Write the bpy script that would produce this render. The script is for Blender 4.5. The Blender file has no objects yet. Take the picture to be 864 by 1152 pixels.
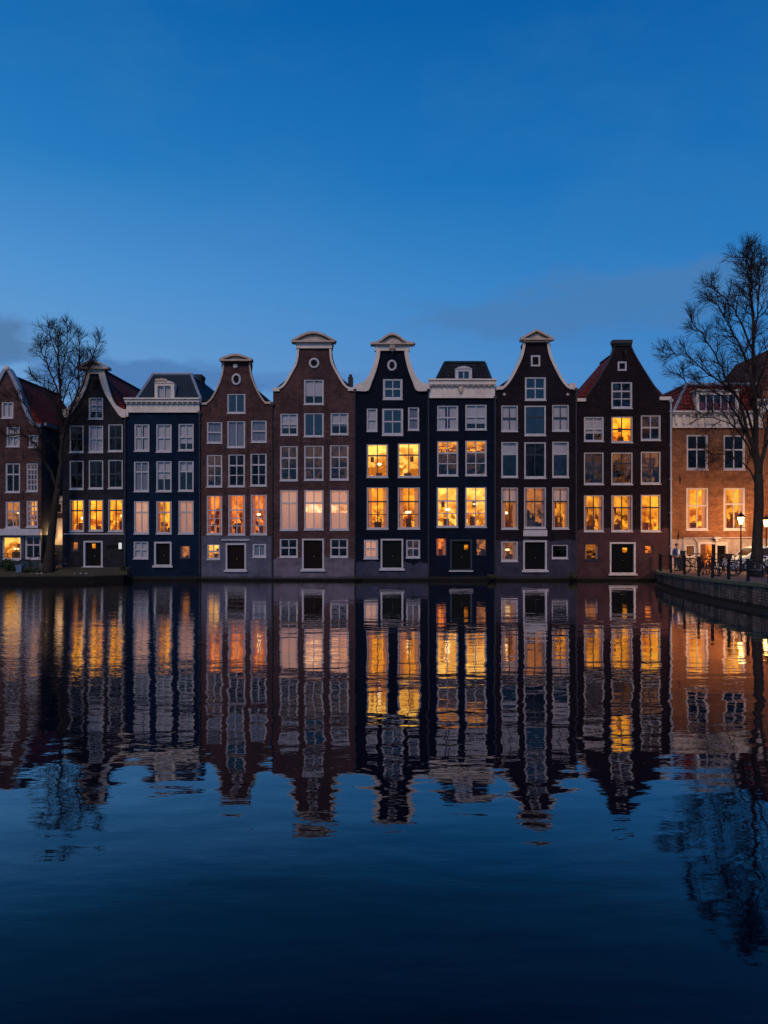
import bpy, bmesh, math, random
from mathutils import Vector, Matrix
from mathutils.geometry import tessellate_polygon

R = math.radians
random.seed(7)
SC = bpy.context.scene
COL = SC.collection
F = 46.0          # distance of the facade plane
CH = 3.5          # eye height above the water
FX, HX, HY = 832.0, 432.0, 590.0

def wx(px, Y=F): return (px-HX)/FX*Y
def wz(py, Y=F): return CH+(HY-py)/FX*Y
def P(px, py, Y=F): return (wx(px, Y), wz(py, Y))
def street_z(Y): return 0.72+(46.0-Y)*0.0253

# ------------------------------------------------------------------ materials
MATS = {}
def newmat(name):
    m = bpy.data.materials.new(name); m.use_nodes = True
    nt = m.node_tree; nt.nodes.clear()
    out = nt.nodes.new('ShaderNodeOutputMaterial')
    MATS[name] = m
    return m, nt, out
def N(nt, t, **kw):
    n = nt.nodes.new(t)
    for k, v in kw.items():
        if k in n.inputs: n.inputs[k].default_value = v
        else: setattr(n, k, v)
    return n
def L(nt, a, b): nt.links.new(a, b)
def ramp(nt, fac, stops):
    r = nt.nodes.new('ShaderNodeValToRGB')
    els = r.color_ramp.elements
    while len(els) < len(stops): els.new(0.5)
    for e, (p, c) in zip(els, stops):
        e.position = p; e.color = (c[0], c[1], c[2], 1) if not isinstance(c, (int, float)) else (c, c, c, 1)
    if fac is not None: L(nt, fac, r.inputs[0])
    return r.outputs[0]
def mixc(nt, fac, a, b, mode='MIX'):
    m = nt.nodes.new('ShaderNodeMix'); m.data_type = 'RGBA'; m.blend_type = mode
    if isinstance(fac, (int, float)): m.inputs[0].default_value = fac
    else: L(nt, fac, m.inputs[0])
    for s, v in ((6, a), (7, b)):
        if isinstance(v, (tuple, list)): m.inputs[s].default_value = (v[0], v[1], v[2], 1)
        else: L(nt, v, m.inputs[s])
    return m.outputs[2]
def math_(nt, op, a, b=None, clamp=False):
    m = nt.nodes.new('ShaderNodeMath'); m.operation = op; m.use_clamp = clamp
    for i, v in enumerate((a, b)):
        if v is None: continue
        if isinstance(v, (int, float)): m.inputs[i].default_value = v
        else: L(nt, v, m.inputs[i])
    return m.outputs[0]
def noise(nt, vec, scale, detail=4, rough=0.55, mapscale=None):
    if mapscale:
        mp = N(nt, 'ShaderNodeMapping'); mp.inputs['Scale'].default_value = mapscale
        L(nt, vec, mp.inputs[0]); vec = mp.outputs[0]
    n = N(nt, 'ShaderNodeTexNoise'); n.inputs['Scale'].default_value = scale
    n.inputs['Detail'].default_value = detail; n.inputs['Roughness'].default_value = rough
    L(nt, vec, n.inputs['Vector'])
    return n.outputs['Fac']

def wall_mat(name, base, alt=None, brick=True, mortar=None, plaster=None, plaster_z=None, rough=0.9, spread=0.35, ragged=0.9):
    """weathered wall; plaster below plaster_z (world height) with a ragged edge"""
    if name in MATS: return MATS[name]
    m, nt, out = newmat(name)
    alt = alt or tuple(c*0.65 for c in base)
    mortar = mortar or tuple(min(1, c*1.5+0.02) for c in base)
    geo = N(nt, 'ShaderNodeNewGeometry'); pos = geo.outputs['Position']
    n1 = noise(nt, pos, 0.55, 6, 0.6)
    n2 = noise(nt, pos, 5.0, 5, 0.7)
    n3 = noise(nt, pos, 1.0, 5, 0.6, (2.2, 2.2, 0.22))
    col = mixc(nt, ramp(nt, n1, [(0.35, 0), (0.68, 1)]), base, alt)
    if brick:
        sep = N(nt, 'ShaderNodeSeparateXYZ'); L(nt, pos, sep.inputs[0])
        cmb = N(nt, 'ShaderNodeCombineXYZ')
        L(nt, math_(nt, 'ADD', sep.outputs[0], sep.outputs[1]), cmb.inputs[0]); L(nt, sep.outputs[2], cmb.inputs[1])
        bt = N(nt, 'ShaderNodeTexBrick')
        bt.inputs['Scale'].default_value = 1.0
        bt.inputs['Brick Width'].default_value = 0.24; bt.inputs['Row Height'].default_value = 0.085
        bt.inputs['Mortar Size'].default_value = 0.010
        bt.inputs['Color1'].default_value = (1, 1, 1, 1); bt.inputs['Color2'].default_value = (0.55, 0.5, 0.5, 1)
        bt.inputs['Mortar'].default_value = (1.35, 1.35, 1.35, 1)
        L(nt, cmb.outputs[0], bt.inputs['Vector'])
        col = mixc(nt, 0.8, col, bt.outputs['Color'], 'MULTIPLY')
    nm = noise(nt, pos, 1.7, 6, 0.75, (1, 1, 1.8))
    col = mixc(nt, 1.0, col, ramp(nt, nm, [(0.32, 0.55), (0.5, 1.0), (0.68, 1.45)]), 'MULTIPLY')
    col = mixc(nt, ramp(nt, n2, [(0.3, 0.0), (0.75, spread)]), col, tuple(c*0.45 for c in base))
    col = mixc(nt, ramp(nt, n3, [(0.50, 0.0), (0.72, 0.65)]), col, tuple(c*0.4 for c in base))
    sep2 = N(nt, 'ShaderNodeSeparateXYZ'); L(nt, pos, sep2.inputs[0])
    if plaster is not None:
        e = math_(nt, 'ADD', sep2.outputs[2], math_(nt, 'MULTIPLY', noise(nt, pos, 1.3, 6, 0.65), -ragged))
        edge = plaster_z-ragged/2
        k = math_(nt, 'LESS_THAN', e, edge)
        pc = mixc(nt, ramp(nt, noise(nt, pos, 1.6, 6, 0.7), [(0.35, 0), (0.7, 1)]), plaster, tuple(c*0.5 for c in plaster))
        col = mixc(nt, k, col, pc)
    # damp, mossy foot of the wall, ragged
    e2 = math_(nt, 'ADD', sep2.outputs[2], math_(nt, 'MULTIPLY', noise(nt, pos, 2.4, 5, 0.7), -0.36))
    k2 = ramp(nt, e2, [(0.0, 1), (0.14, 0)])
    col = mixc(nt, math_(nt, 'MULTIPLY', k2, 0.8), col, (0.035, 0.035, 0.028))
    b = N(nt, 'ShaderNodeBsdfPrincipled'); b.inputs['Roughness'].default_value = rough; b.inputs['Specular IOR Level'].default_value = 0.15
    L(nt, col, b.inputs['Base Color'])
    bp = N(nt, 'ShaderNodeBump'); bp.inputs['Strength'].default_value = 0.6; bp.inputs['Distance'].default_value = 0.02
    L(nt, n2, bp.inputs['Height']); L(nt, bp.outputs[0], b.inputs['Normal'])
    L(nt, b.outputs[0], out.inputs[0])
    return m

def simple_mat(name, base, rough=0.6, metal=0.0, dirt=0.35, scale=3.0, dark=0.45, spec=0.5):
    if name in MATS: return MATS[name]
    m, nt, out = newmat(name)
    geo = N(nt, 'ShaderNodeNewGeometry')
    n1 = noise(nt, geo.outputs['Position'], scale, 6, 0.65)
    n2 = noise(nt, geo.outputs['Position'], scale*5, 3, 0.65)
    col = mixc(nt, ramp(nt, n1, [(0.42, 0), (0.75, dirt)]), base, tuple(c*dark for c in base))
    col = mixc(nt, ramp(nt, n2, [(0.5, 0), (0.8, dirt*0.7)]), col, tuple(c*dark for c in base))
    b = N(nt, 'ShaderNodeBsdfPrincipled'); b.inputs['Roughness'].default_value = rough; b.inputs['Metallic'].default_value = metal
    b.inputs['Specular IOR Level'].default_value = spec
    L(nt, col, b.inputs['Base Color']); L(nt, b.outputs[0], out.inputs[0])
    return m

def tile_mat(name, c1, c2):
    m, nt, out = newmat(name)
    geo = N(nt, 'ShaderNodeNewGeometry'); pos = geo.outputs['Position']
    sep = N(nt, 'ShaderNodeSeparateXYZ'); L(nt, pos, sep.inputs[0])
    cmb = N(nt, 'ShaderNodeCombineXYZ'); L(nt, sep.outputs[1], cmb.inputs[0]); L(nt, sep.outputs[2], cmb.inputs[1])
    cmb2 = N(nt, 'ShaderNodeCombineXYZ'); L(nt, math_(nt, 'ADD', sep.outputs[0], sep.outputs[1]), cmb2.inputs[0]); L(nt, sep.outputs[2], cmb2.inputs[1])
    bt = N(nt, 'ShaderNodeTexBrick'); bt.inputs['Scale'].default_value = 1
    bt.inputs['Brick Width'].default_value = 0.26; bt.inputs['Row Height'].default_value = 0.25; bt.inputs['Mortar Size'].default_value = 0.02
    bt.inputs['Color1'].default_value = (*c1, 1); bt.inputs['Color2'].default_value = (*c2, 1)
    bt.inputs['Mortar'].default_value = (*[c*0.25 for c in c2], 1)
    L(nt, cmb2.outputs[0], bt.inputs['Vector'])
    n1 = noise(nt, pos, 1.5, 6, 0.7)
    col = mixc(nt, ramp(nt, n1, [(0.4, 0), (0.75, 0.6)]), bt.outputs[0], tuple(c*0.35 for c in c1))
    b = N(nt, 'ShaderNodeBsdfPrincipled'); b.inputs['Roughness'].default_value = 0.9; b.inputs['Specular IOR Level'].default_value = 0.12
    L(nt, col, b.inputs['Base Color'])
    bp = N(nt, 'ShaderNodeBump'); bp.inputs['Distance'].default_value = 0.03; bp.inputs['Strength'].default_value = 0.8
    L(nt, bt.outputs['Fac'], bp.inputs['Height']); bp.invert = True
    L(nt, bp.outputs[0], b.inputs['Normal']); L(nt, b.outputs[0], out.inputs[0])
    return m

def glass_mat(name, refl, tint=0.92):
    m, nt, out = newmat(name)
    geo = N(nt, 'ShaderNodeNewGeometry')
    n1 = noise(nt, geo.outputs['Position'], 1.6, 2, 0.5)
    bp = N(nt, 'ShaderNodeBump'); bp.inputs['Strength'].default_value = 0.5; bp.inputs['Distance'].default_value = 0.008
    L(nt, n1, bp.inputs['Height'])
    t = N(nt, 'ShaderNodeBsdfTransparent'); t.inputs[0].default_value = (tint, tint, tint, 1)
    g = N(nt, 'ShaderNodeBsdfGlossy'); g.inputs['Roughness'].default_value = 0.03; L(nt, bp.outputs[0], g.inputs['Normal'])
    mx = N(nt, 'ShaderNodeMixShader'); mx.inputs[0].default_value = refl
    L(nt, t.outputs[0], mx.inputs[1]); L(nt, g.outputs[0], mx.inputs[2]); L(nt, mx.outputs[0], out.inputs[0])
    return m

def room_mat(name, hi, lo, strength):
    """the lit inside of a room: papered walls, shelves and furniture put into the emission as blurred warm blocks"""
    m, nt, out = newmat(name)
    tc = N(nt, 'ShaderNodeTexCoord'); oi = N(nt, 'ShaderNodeObjectInfo')
    off = N(nt, 'ShaderNodeVectorMath', operation='ADD'); L(nt, tc.outputs['Generated'], off.inputs[0])
    cmb = N(nt, 'ShaderNodeCombineXYZ')
    for i in range(3): L(nt, math_(nt, 'MULTIPLY', oi.outputs['Random'], 37.0+11*i), cmb.inputs[i])
    L(nt, cmb.outputs[0], off.inputs[1])
    v = off.outputs[0]
    n1 = noise(nt, v, 1.0, 3, 0.6, (1.6, 1.0, 1.9))
    vor = N(nt, 'ShaderNodeTexVoronoi'); vor.distance = 'CHEBYCHEV'
    mp = N(nt, 'ShaderNodeMapping'); mp.inputs['Scale'].default_value = (2.2, 0.8, 3.4); L(nt, v, mp.inputs[0])
    L(nt, mp.outputs[0], vor.inputs['Vector']); vor.inputs['Scale'].default_value = 1.0
    sepc = N(nt, 'ShaderNodeSeparateColor'); L(nt, vor.outputs['Color'], sepc.inputs[0])
    vor2 = N(nt, 'ShaderNodeTexVoronoi'); vor2.distance = 'CHEBYCHEV'
    mp2 = N(nt, 'ShaderNodeMapping'); mp2.inputs['Scale'].default_value = (6.5, 2.0, 9.0); L(nt, v, mp2.inputs[0])
    L(nt, mp2.outputs[0], vor2.inputs['Vector']); vor2.inputs['Scale'].default_value = 1.0
    sepd = N(nt, 'ShaderNodeSeparateColor'); L(nt, vor2.outputs['Color'], sepd.inputs[0])
    sz = N(nt, 'ShaderNodeSeparateXYZ'); L(nt, tc.outputs['Generated'], sz.inputs[0])
    low = ramp(nt, sz.outputs[2], [(0.25, 1.0), (0.55, 0.25)])
    zz = ramp(nt, sz.outputs[2], [(0.1, 0.25), (0.5, 0.55), (0.9, 1.0)])  # brighter towards the top: ceiling glow put into the emission
    f = math_(nt, 'ADD', math_(nt, 'MULTIPLY', n1, 0.55), math_(nt, 'ADD', math_(nt, 'MULTIPLY', sepc.outputs[0], 0.32), 0.08))
    f = math_(nt, 'ADD', f, math_(nt, 'MULTIPLY', zz, 0.30))
    f = math_(nt, 'ADD', f, math_(nt, 'MULTIPLY', math_(nt, 'MULTIPLY', math_(nt, 'SUBTRACT', sepd.outputs[0], 0.6), 0.7), low))
    fac = ramp(nt, f, [(0.42, 0), (0.90, 1)])
    col = mixc(nt, fac, lo, hi)
    e = N(nt, 'ShaderNodeEmission'); L(nt, col, e.inputs[0])
    s = math_(nt, 'MULTIPLY', math_(nt, 'ADD', math_(nt, 'MULTIPLY', fac, 0.85), 0.35), strength)
    s = math_(nt, 'MULTIPLY', s, math_(nt, 'ADD', math_(nt, 'MULTIPLY', oi.outputs['Random'], 0.4), 0.8))
    L(nt, s, e.inputs[1]); L(nt, e.outputs[0], out.inputs[0])
    m.cycles.emission_sampling = 'NONE'
    return m

def emit_mat(name, col, strength, through=False):
    m, nt, out = newmat(name)
    e = N(nt, 'ShaderNodeEmission'); e.inputs[0].default_value = (*col, 1); e.inputs[1].default_value = strength
    if through:
        t = N(nt, 'ShaderNodeBsdfTransparent'); a = N(nt, 'ShaderNodeAddShader')
        L(nt, e.outputs[0], a.inputs[0]); L(nt, t.outputs[0], a.inputs[1]); L(nt, a.outputs[0], out.inputs[0])
    else: L(nt, e.outputs[0], out.inputs[0])
    m.cycles.emission_sampling = 'NONE'
    return m

def cloth_mat(name, col, transl):
    m, nt, out = newmat(name)
    geo = N(nt, 'ShaderNodeNewGeometry')
    n1 = noise(nt, geo.outputs['Position'], 3.0, 4, 0.6, (3, 3, 0.5))
    c = mixc(nt, ramp(nt, n1, [(0.35, 0), (0.7, 0.22)]), col, tuple(k*0.6 for k in col))  # darker vertical streaks: fold shade put into the cloth colour
    d = N(nt, 'ShaderNodeBsdfDiffuse'); t = N(nt, 'ShaderNodeBsdfTranslucent')
    L(nt, c, d.inputs[0]); L(nt, c, t.inputs[0])
    mx = N(nt, 'ShaderNodeMixShader'); mx.inputs[0].default_value = transl
    L(nt, d.outputs[0], mx.inputs[1]); L(nt, t.outputs[0], mx.inputs[2]); L(nt, mx.outputs[0], out.inputs[0])
    return m

M_WHITE = simple_mat('white_paint', (0.60, 0.58, 0.60), 0.5, dirt=0.5, dark=0.5)
M_CREAM = simple_mat('cream_paint', (0.84, 0.75, 0.65), 0.6, dirt=0.6, scale=1.3, dark=0.5)
M_SAND = simple_mat('sandstone', (0.66, 0.53, 0.42), 0.8, dirt=0.7, scale=1.8, dark=0.45)
M_SASH = simple_mat('sash_paint', (0.55, 0.54, 0.56), 0.5, dirt=0.3)
M_DARKSASH = simple_mat('dark_sash_paint', (0.03, 0.035, 0.04), 0.4, dirt=0.3)
M_DOOR = simple_mat('dark_door_paint', (0.006, 0.007, 0.007), 0.5, spec=0.1, dirt=0.4)
M_IRON = simple_mat('black_iron', (0.012, 0.012, 0.014), 0.5, metal=0.4, dirt=0.4)
M_LEAD = simple_mat('lead_sheet', (0.30, 0.36, 0.45), 0.5, dirt=0.5)
M_PIPE = simple_mat('dark_pipe', (0.03, 0.03, 0.04), 0.5)
M_PALEPIPE = simple_mat('pale_pipe', (0.45, 0.45, 0.5), 0.5)
M_BRASS = simple_mat('brass', (0.6, 0.42, 0.15), 0.35, metal=1.0)
M_BARK = simple_mat('bark', (0.052, 0.042, 0.034), 0.95, dirt=0.8, scale=6, dark=0.35, spec=0.1)
M_TWIG = simple_mat('twig_bark', (0.035, 0.028, 0.026), 0.95, dirt=0.5, spec=0.1)
M_REDTILE = tile_mat('red_roof_tile', (0.27, 0.05, 0.04), (0.17, 0.03, 0.03))
M_DARKTILE = tile_mat('dark_roof_tile', (0.032, 0.036, 0.045), (0.016, 0.018, 0.024))
M_BROWNTILE = tile_mat('brown_roof_tile', (0.13, 0.06, 0.045), (0.08, 0.04, 0.03))
M_SLATE = simple_mat('slate', (0.022, 0.04, 0.06), 0.8, spec=0.15, dirt=0.6, scale=4)
M_CHIMNEY = wall_mat('chimney_brick', (0.10, 0.07, 0.06))
G_SKY = glass_mat('mirror_like_glass', 0.12, 0.5)
G_STD = glass_mat('window_glass', 0.06)
G_CLEAR = glass_mat('clear_glass', 0.02)
M_CURT = cloth_mat('white_curtain', (0.80, 0.77, 0.80), 0.25)
M_NET = cloth_mat('grey_net_curtain', (0.34, 0.37, 0.46), 0.3)
M_PINK = cloth_mat('peach_curtain', (0.86, 0.72, 0.70), 0.55)
M_PLANT = simple_mat('plant_leaf', (0.03, 0.05, 0.015), 0.7, dirt=0.5)
M_WEED = simple_mat('weed_leaf', (0.06, 0.075, 0.03), 0.8, dirt=0.6)
M_FURN = simple_mat('dark_wood', (0.10, 0.035, 0.012), 0.6)
ROOM = {
 'Y': room_mat('room_bright_yellow', (1.0, 0.43, 0.025), (1.0, 0.17, 0.004), 1.5),
 'A': room_mat('room_amber', (1.0, 0.36, 0.022), (0.36, 0.07, 0.004), 1.3),
 'O': room_mat('room_orange', (1.0, 0.24, 0.03), (0.12, 0.015, 0.003), 1.3),
 'D': room_mat('room_dim', (0.85, 0.26, 0.035), (0.022, 0.007, 0.004), 0.65),
 'F': room_mat('room_faint_amber', (0.42, 0.15, 0.035), (0.02, 0.008, 0.005), 0.42),
 'B': room_mat('room_brown', (0.11, 0.048, 0.024), (0.006, 0.004, 0.004), 0.5),
 'W': room_mat('room_warm_white', (1.0, 0.54, 0.09), (1.0, 0.26, 0.012), 1.8),
 'P': room_mat('room_behind_curtain', (1.0, 0.58, 0.30), (1.0, 0.34, 0.10), 1.4),
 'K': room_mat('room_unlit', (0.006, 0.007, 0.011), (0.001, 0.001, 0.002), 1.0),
}
M_BULB = emit_mat('lamp_bulb', (1.0, 0.78, 0.42), 5.0)
M_SHADE = emit_mat('lamp_shade_lit', (1.0, 0.72, 0.3), 1.8)
M_LANTERN = emit_mat('lantern_glow', (1.0, 0.58, 0.18), 4.5, True)

# ------------------------------------------------------------------ mesh helper
class MB:
    def __init__(s): s.v = []; s.f = []
    def box(s, x0, x1, y0, y1, z0, z1):
        b = len(s.v)
        s.v += [(x0,y0,z0),(x1,y0,z0),(x1,y1,z0),(x0,y1,z0),(x0,y0,z1),(x1,y0,z1),(x1,y1,z1),(x0,y1,z1)]
        s.f += [tuple(b+i for i in q) for q in ((0,3,2,1),(4,5,6,7),(0,1,5,4),(1,2,6,5),(2,3,7,6),(3,0,4,7))]
        return s
    def hexa(s, pts):
        b = len(s.v); s.v += [tuple(p) for p in pts]
        s.f += [tuple(b+i for i in q) for q in ((0,3,2,1),(4,5,6,7),(0,1,5,4),(1,2,6,5),(2,3,7,6),(3,0,4,7))]
        return s
    def poly(s, xz, y0, y1):           # closed outline in x,z, extruded in y
        b = len(s.v); n = len(xz)
        s.v += [(x, y0, z) for x, z in xz]+[(x, y1, z) for x, z in xz]
        tris = tessellate_polygon([[Vector((x, z, 0)) for x, z in xz]])
        for t in tris:
            s.f.append(tuple(b+i for i in t)); s.f.append(tuple(b+n+i for i in reversed(t)))
        for i in range(n):
            j = (i+1) % n; s.f.append((b+i, b+j, b+n+j, b+n+i))
        return s
    def ribbon(s, a, c, y0, y1):       # strip between polylines a and c in x,z
        for i in range(len(a)-1):
            q = [a[i], a[i+1], c[i+1], c[i]]
            s.hexa([(x, y0, z) for x, z in q]+[(x, y1, z) for x, z in q])
        return s
    def tube(s, pts, rads, n=6, cap=True):
        pts = [Vector(p) for p in pts]
        if not isinstance(rads, (list, tuple)): rads = [rads]*len(pts)
        b = len(s.v); up = None
        for i, p in enumerate(pts):
            t = (pts[min(i+1, len(pts)-1)]-pts[max(i-1, 0)])
            if t.length < 1e-9: t = Vector((0, 0, 1))
            t.normalize()
            if up is None:
                up = t.orthogonal().normalized()
            else:
                up = (up-t*up.dot(t))
                up = up.normalized() if up.length > 1e-6 else t.orthogonal().normalized()
            w = t.cross(up)
            for k in range(n):
                a = 2*math.pi*k/n
                s.v.append(tuple(p+(up*math.cos(a)+w*math.sin(a))*rads[i]))
        for i in range(len(pts)-1):
            for k in range(n):
                k2 = (k+1) % n
                s.f.append((b+i*n+k, b+i*n+k2, b+(i+1)*n+k2, b+(i+1)*n+k))
        if cap:
            s.f.append(tuple(b+k for k in reversed(range(n)))); e = b+(len(pts)-1)*n
            s.f.append(tuple(e+k for k in range(n)))
        return s
    def ball(s, c, rx, ry=None, rz=None, nu=10, nv=6):
        ry = ry or rx; rz = rz or rx; b = len(s.v)
        for j in range(nv+1):
            th = math.pi*j/nv
            for i in range(nu):
                ph = 2*math.pi*i/nu
                s.v.append((c[0]+rx*math.sin(th)*math.cos(ph), c[1]+ry*math.sin(th)*math.sin(ph), c[2]+rz*math.cos(th)))
        for j in range(nv):
            for i in range(nu):
                i2 = (i+1) % nu
                s.f.append((b+j*nu+i, b+(j+1)*nu+i, b+(j+1)*nu+i2, b+j*nu+i2))
        return s
    def ring(s, c, r, rr, axis='y', n=24, m=6, rz=None):
        rz = rz or r; pts = []
        b = len(s.v)
        for i in range(n):
            a = 2*math.pi*i/n; ca, sa = math.cos(a), math.sin(a)
            for k in range(m):
                q = 2*math.pi*k/m; o = rr*math.cos(q); d = rr*math.sin(q)
                s.v.append((c[0]+(r+o)*ca, c[1]+d, c[2]+(rz+o)*sa))
        for i in range(n):
            for k in range(m):
                i2 = (i+1) % n; k2 = (k+1) % m
                s.f.append((b+i*m+k, b+i2*m+k, b+i2*m+k2, b+i*m+k2))
        return s
    def build(s, name, mat, parent=None, origin=None, bevel=0, smooth=False):
        o3 = Vector(origin) if origin is not None else (ORG.get(parent.name, Vector()) if parent else Vector())
        me = bpy.data.meshes.new(name)
        me.from_pydata([tuple(Vector(v)-o3) for v in s.v], [], s.f); me.validate(); me.update()
        me.materials.append(mat)
        if smooth:
            for p in me.polygons: p.use_smooth = True
        o = bpy.data.objects.new(name, me); COL.objects.link(o)
        if parent is not None:
            o.parent = parent; ORG[o.name] = o3
        else:
            o.location = o3; ORG[o.name] = o3
        if bevel:
            bm = o.modifiers.new('bevel', 'BEVEL'); bm.width = bevel; bm.segments = 2; bm.limit_method = 'ANGLE'
        return o
ORG = {}

def empty(name, loc, label, cat, group=None):
    o = bpy.data.objects.new(name, None); COL.objects.link(o); o.location = loc
    ORG[o.name] = Vector(loc); o['label'] = label; o['category'] = cat
    if group: o['group'] = group
    return o
def tag(o, label, cat, group=None):
    o['label'] = label; o['category'] = cat
    if group: o['group'] = group
    return o
def struct(o): o['kind'] = 'structure'; return o
def fix_normals(o):
    bm = bmesh.new(); bm.from_mesh(o.data); bmesh.ops.recalc_face_normals(bm, faces=bm.faces); bm.to_mesh(o.data); bm.free()

def smooth_line(pts, sub=5):
    if len(pts) < 3: return list(pts)
    out = []
    for i in range(len(pts)-1):
        p0 = pts[max(i-1, 0)]; p1 = pts[i]; p2 = pts[i+1]; p3 = pts[min(i+2, len(pts)-1)]
        for k in range(sub):
            t = k/sub
            out.append(tuple(0.5*((2*p1[d])+(-p0[d]+p2[d])*t+(2*p0[d]-5*p1[d]+4*p2[d]-p3[d])*t*t+(-p0[d]+3*p1[d]-3*p2[d]+p3[d])*t**3) for d in (0, 1)))
    out.append(tuple(pts[-1])); return out
def offset_line(pts, w):
    out = []
    for i, p in enumerate(pts):
        a = pts[max(i-1, 0)]; b = pts[min(i+1, len(pts)-1)]
        dx, dy = b[0]-a[0], b[1]-a[1]; l = math.hypot(dx, dy) or 1
        out.append((p[0]-dy/l*w, p[1]+dx/l*w))
    return out
def WP(pts, Y=F): return [P(x, y, Y) for x, y in pts]

# ------------------------------------------------------------------ facade with real openings
def facade(root, outline, holes, mat, depth=0.3, y0=F):
    mb = MB(); loops = [outline]+holes
    flat = [p for l in loops for p in l]
    n = len(flat)
    tris = tessellate_polygon([[Vector((x, z, 0)) for x, z in l] for l in loops])
    mb.v = [(x, y0, z) for x, z in flat]+[(x, y0+depth, z) for x, z in flat]
    for t in tris:
        mb.f.append(tuple(t)); mb.f.append(tuple(n+i for i in reversed(t)))
    b = 0
    for l in loops:
        k = len(l)
        for i in range(k):
            j = (i+1) % k; mb.f.append((b+i, b+j, b+n+j, b+n+i))
        b += k
    return mb.build('facade_wall', mat, root)

def foliage(cx, cy, cz, rx, ry, rz, n, size, mb, rnd):
    for _ in range(n):
        while True:
            a = Vector((rnd.uniform(-1, 1), rnd.uniform(-1, 1), rnd.uniform(-1, 1)))
            if a.length < 1: break
        c = Vector((cx+a.x*rx, cy+a.y*ry, cz+a.z*rz))
        u = Vector((rnd.gauss(0, 1), rnd.gauss(0, 1), rnd.gauss(0, 1))).normalized(); w = u.orthogonal().normalized()
        s_ = size*rnd.uniform(0.6, 1.4); b = len(mb.v)
        mb.v += [tuple(c-u*s_), tuple(c+w*s_*0.45), tuple(c+u*s_), tuple(c-w*s_*0.45)]
        mb.f.append((b, b+1, b+2, b+3))

def curtain(mb, x0, x1, z0, z1, y, folds=7, amp=0.03, scal=0):
    n = folds*4; b = len(mb.v)
    for i in range(n+1):
        t = i/n; x = x0+(x1-x0)*t; yy = y+amp*math.sin(t*folds*2*math.pi)
        mb.v += [(x, yy, z0), (x, yy, z1)]
    for i in range(n): mb.f.append((b+2*i, b+2*i+2, b+2*i+3, b+2*i+1))

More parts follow.
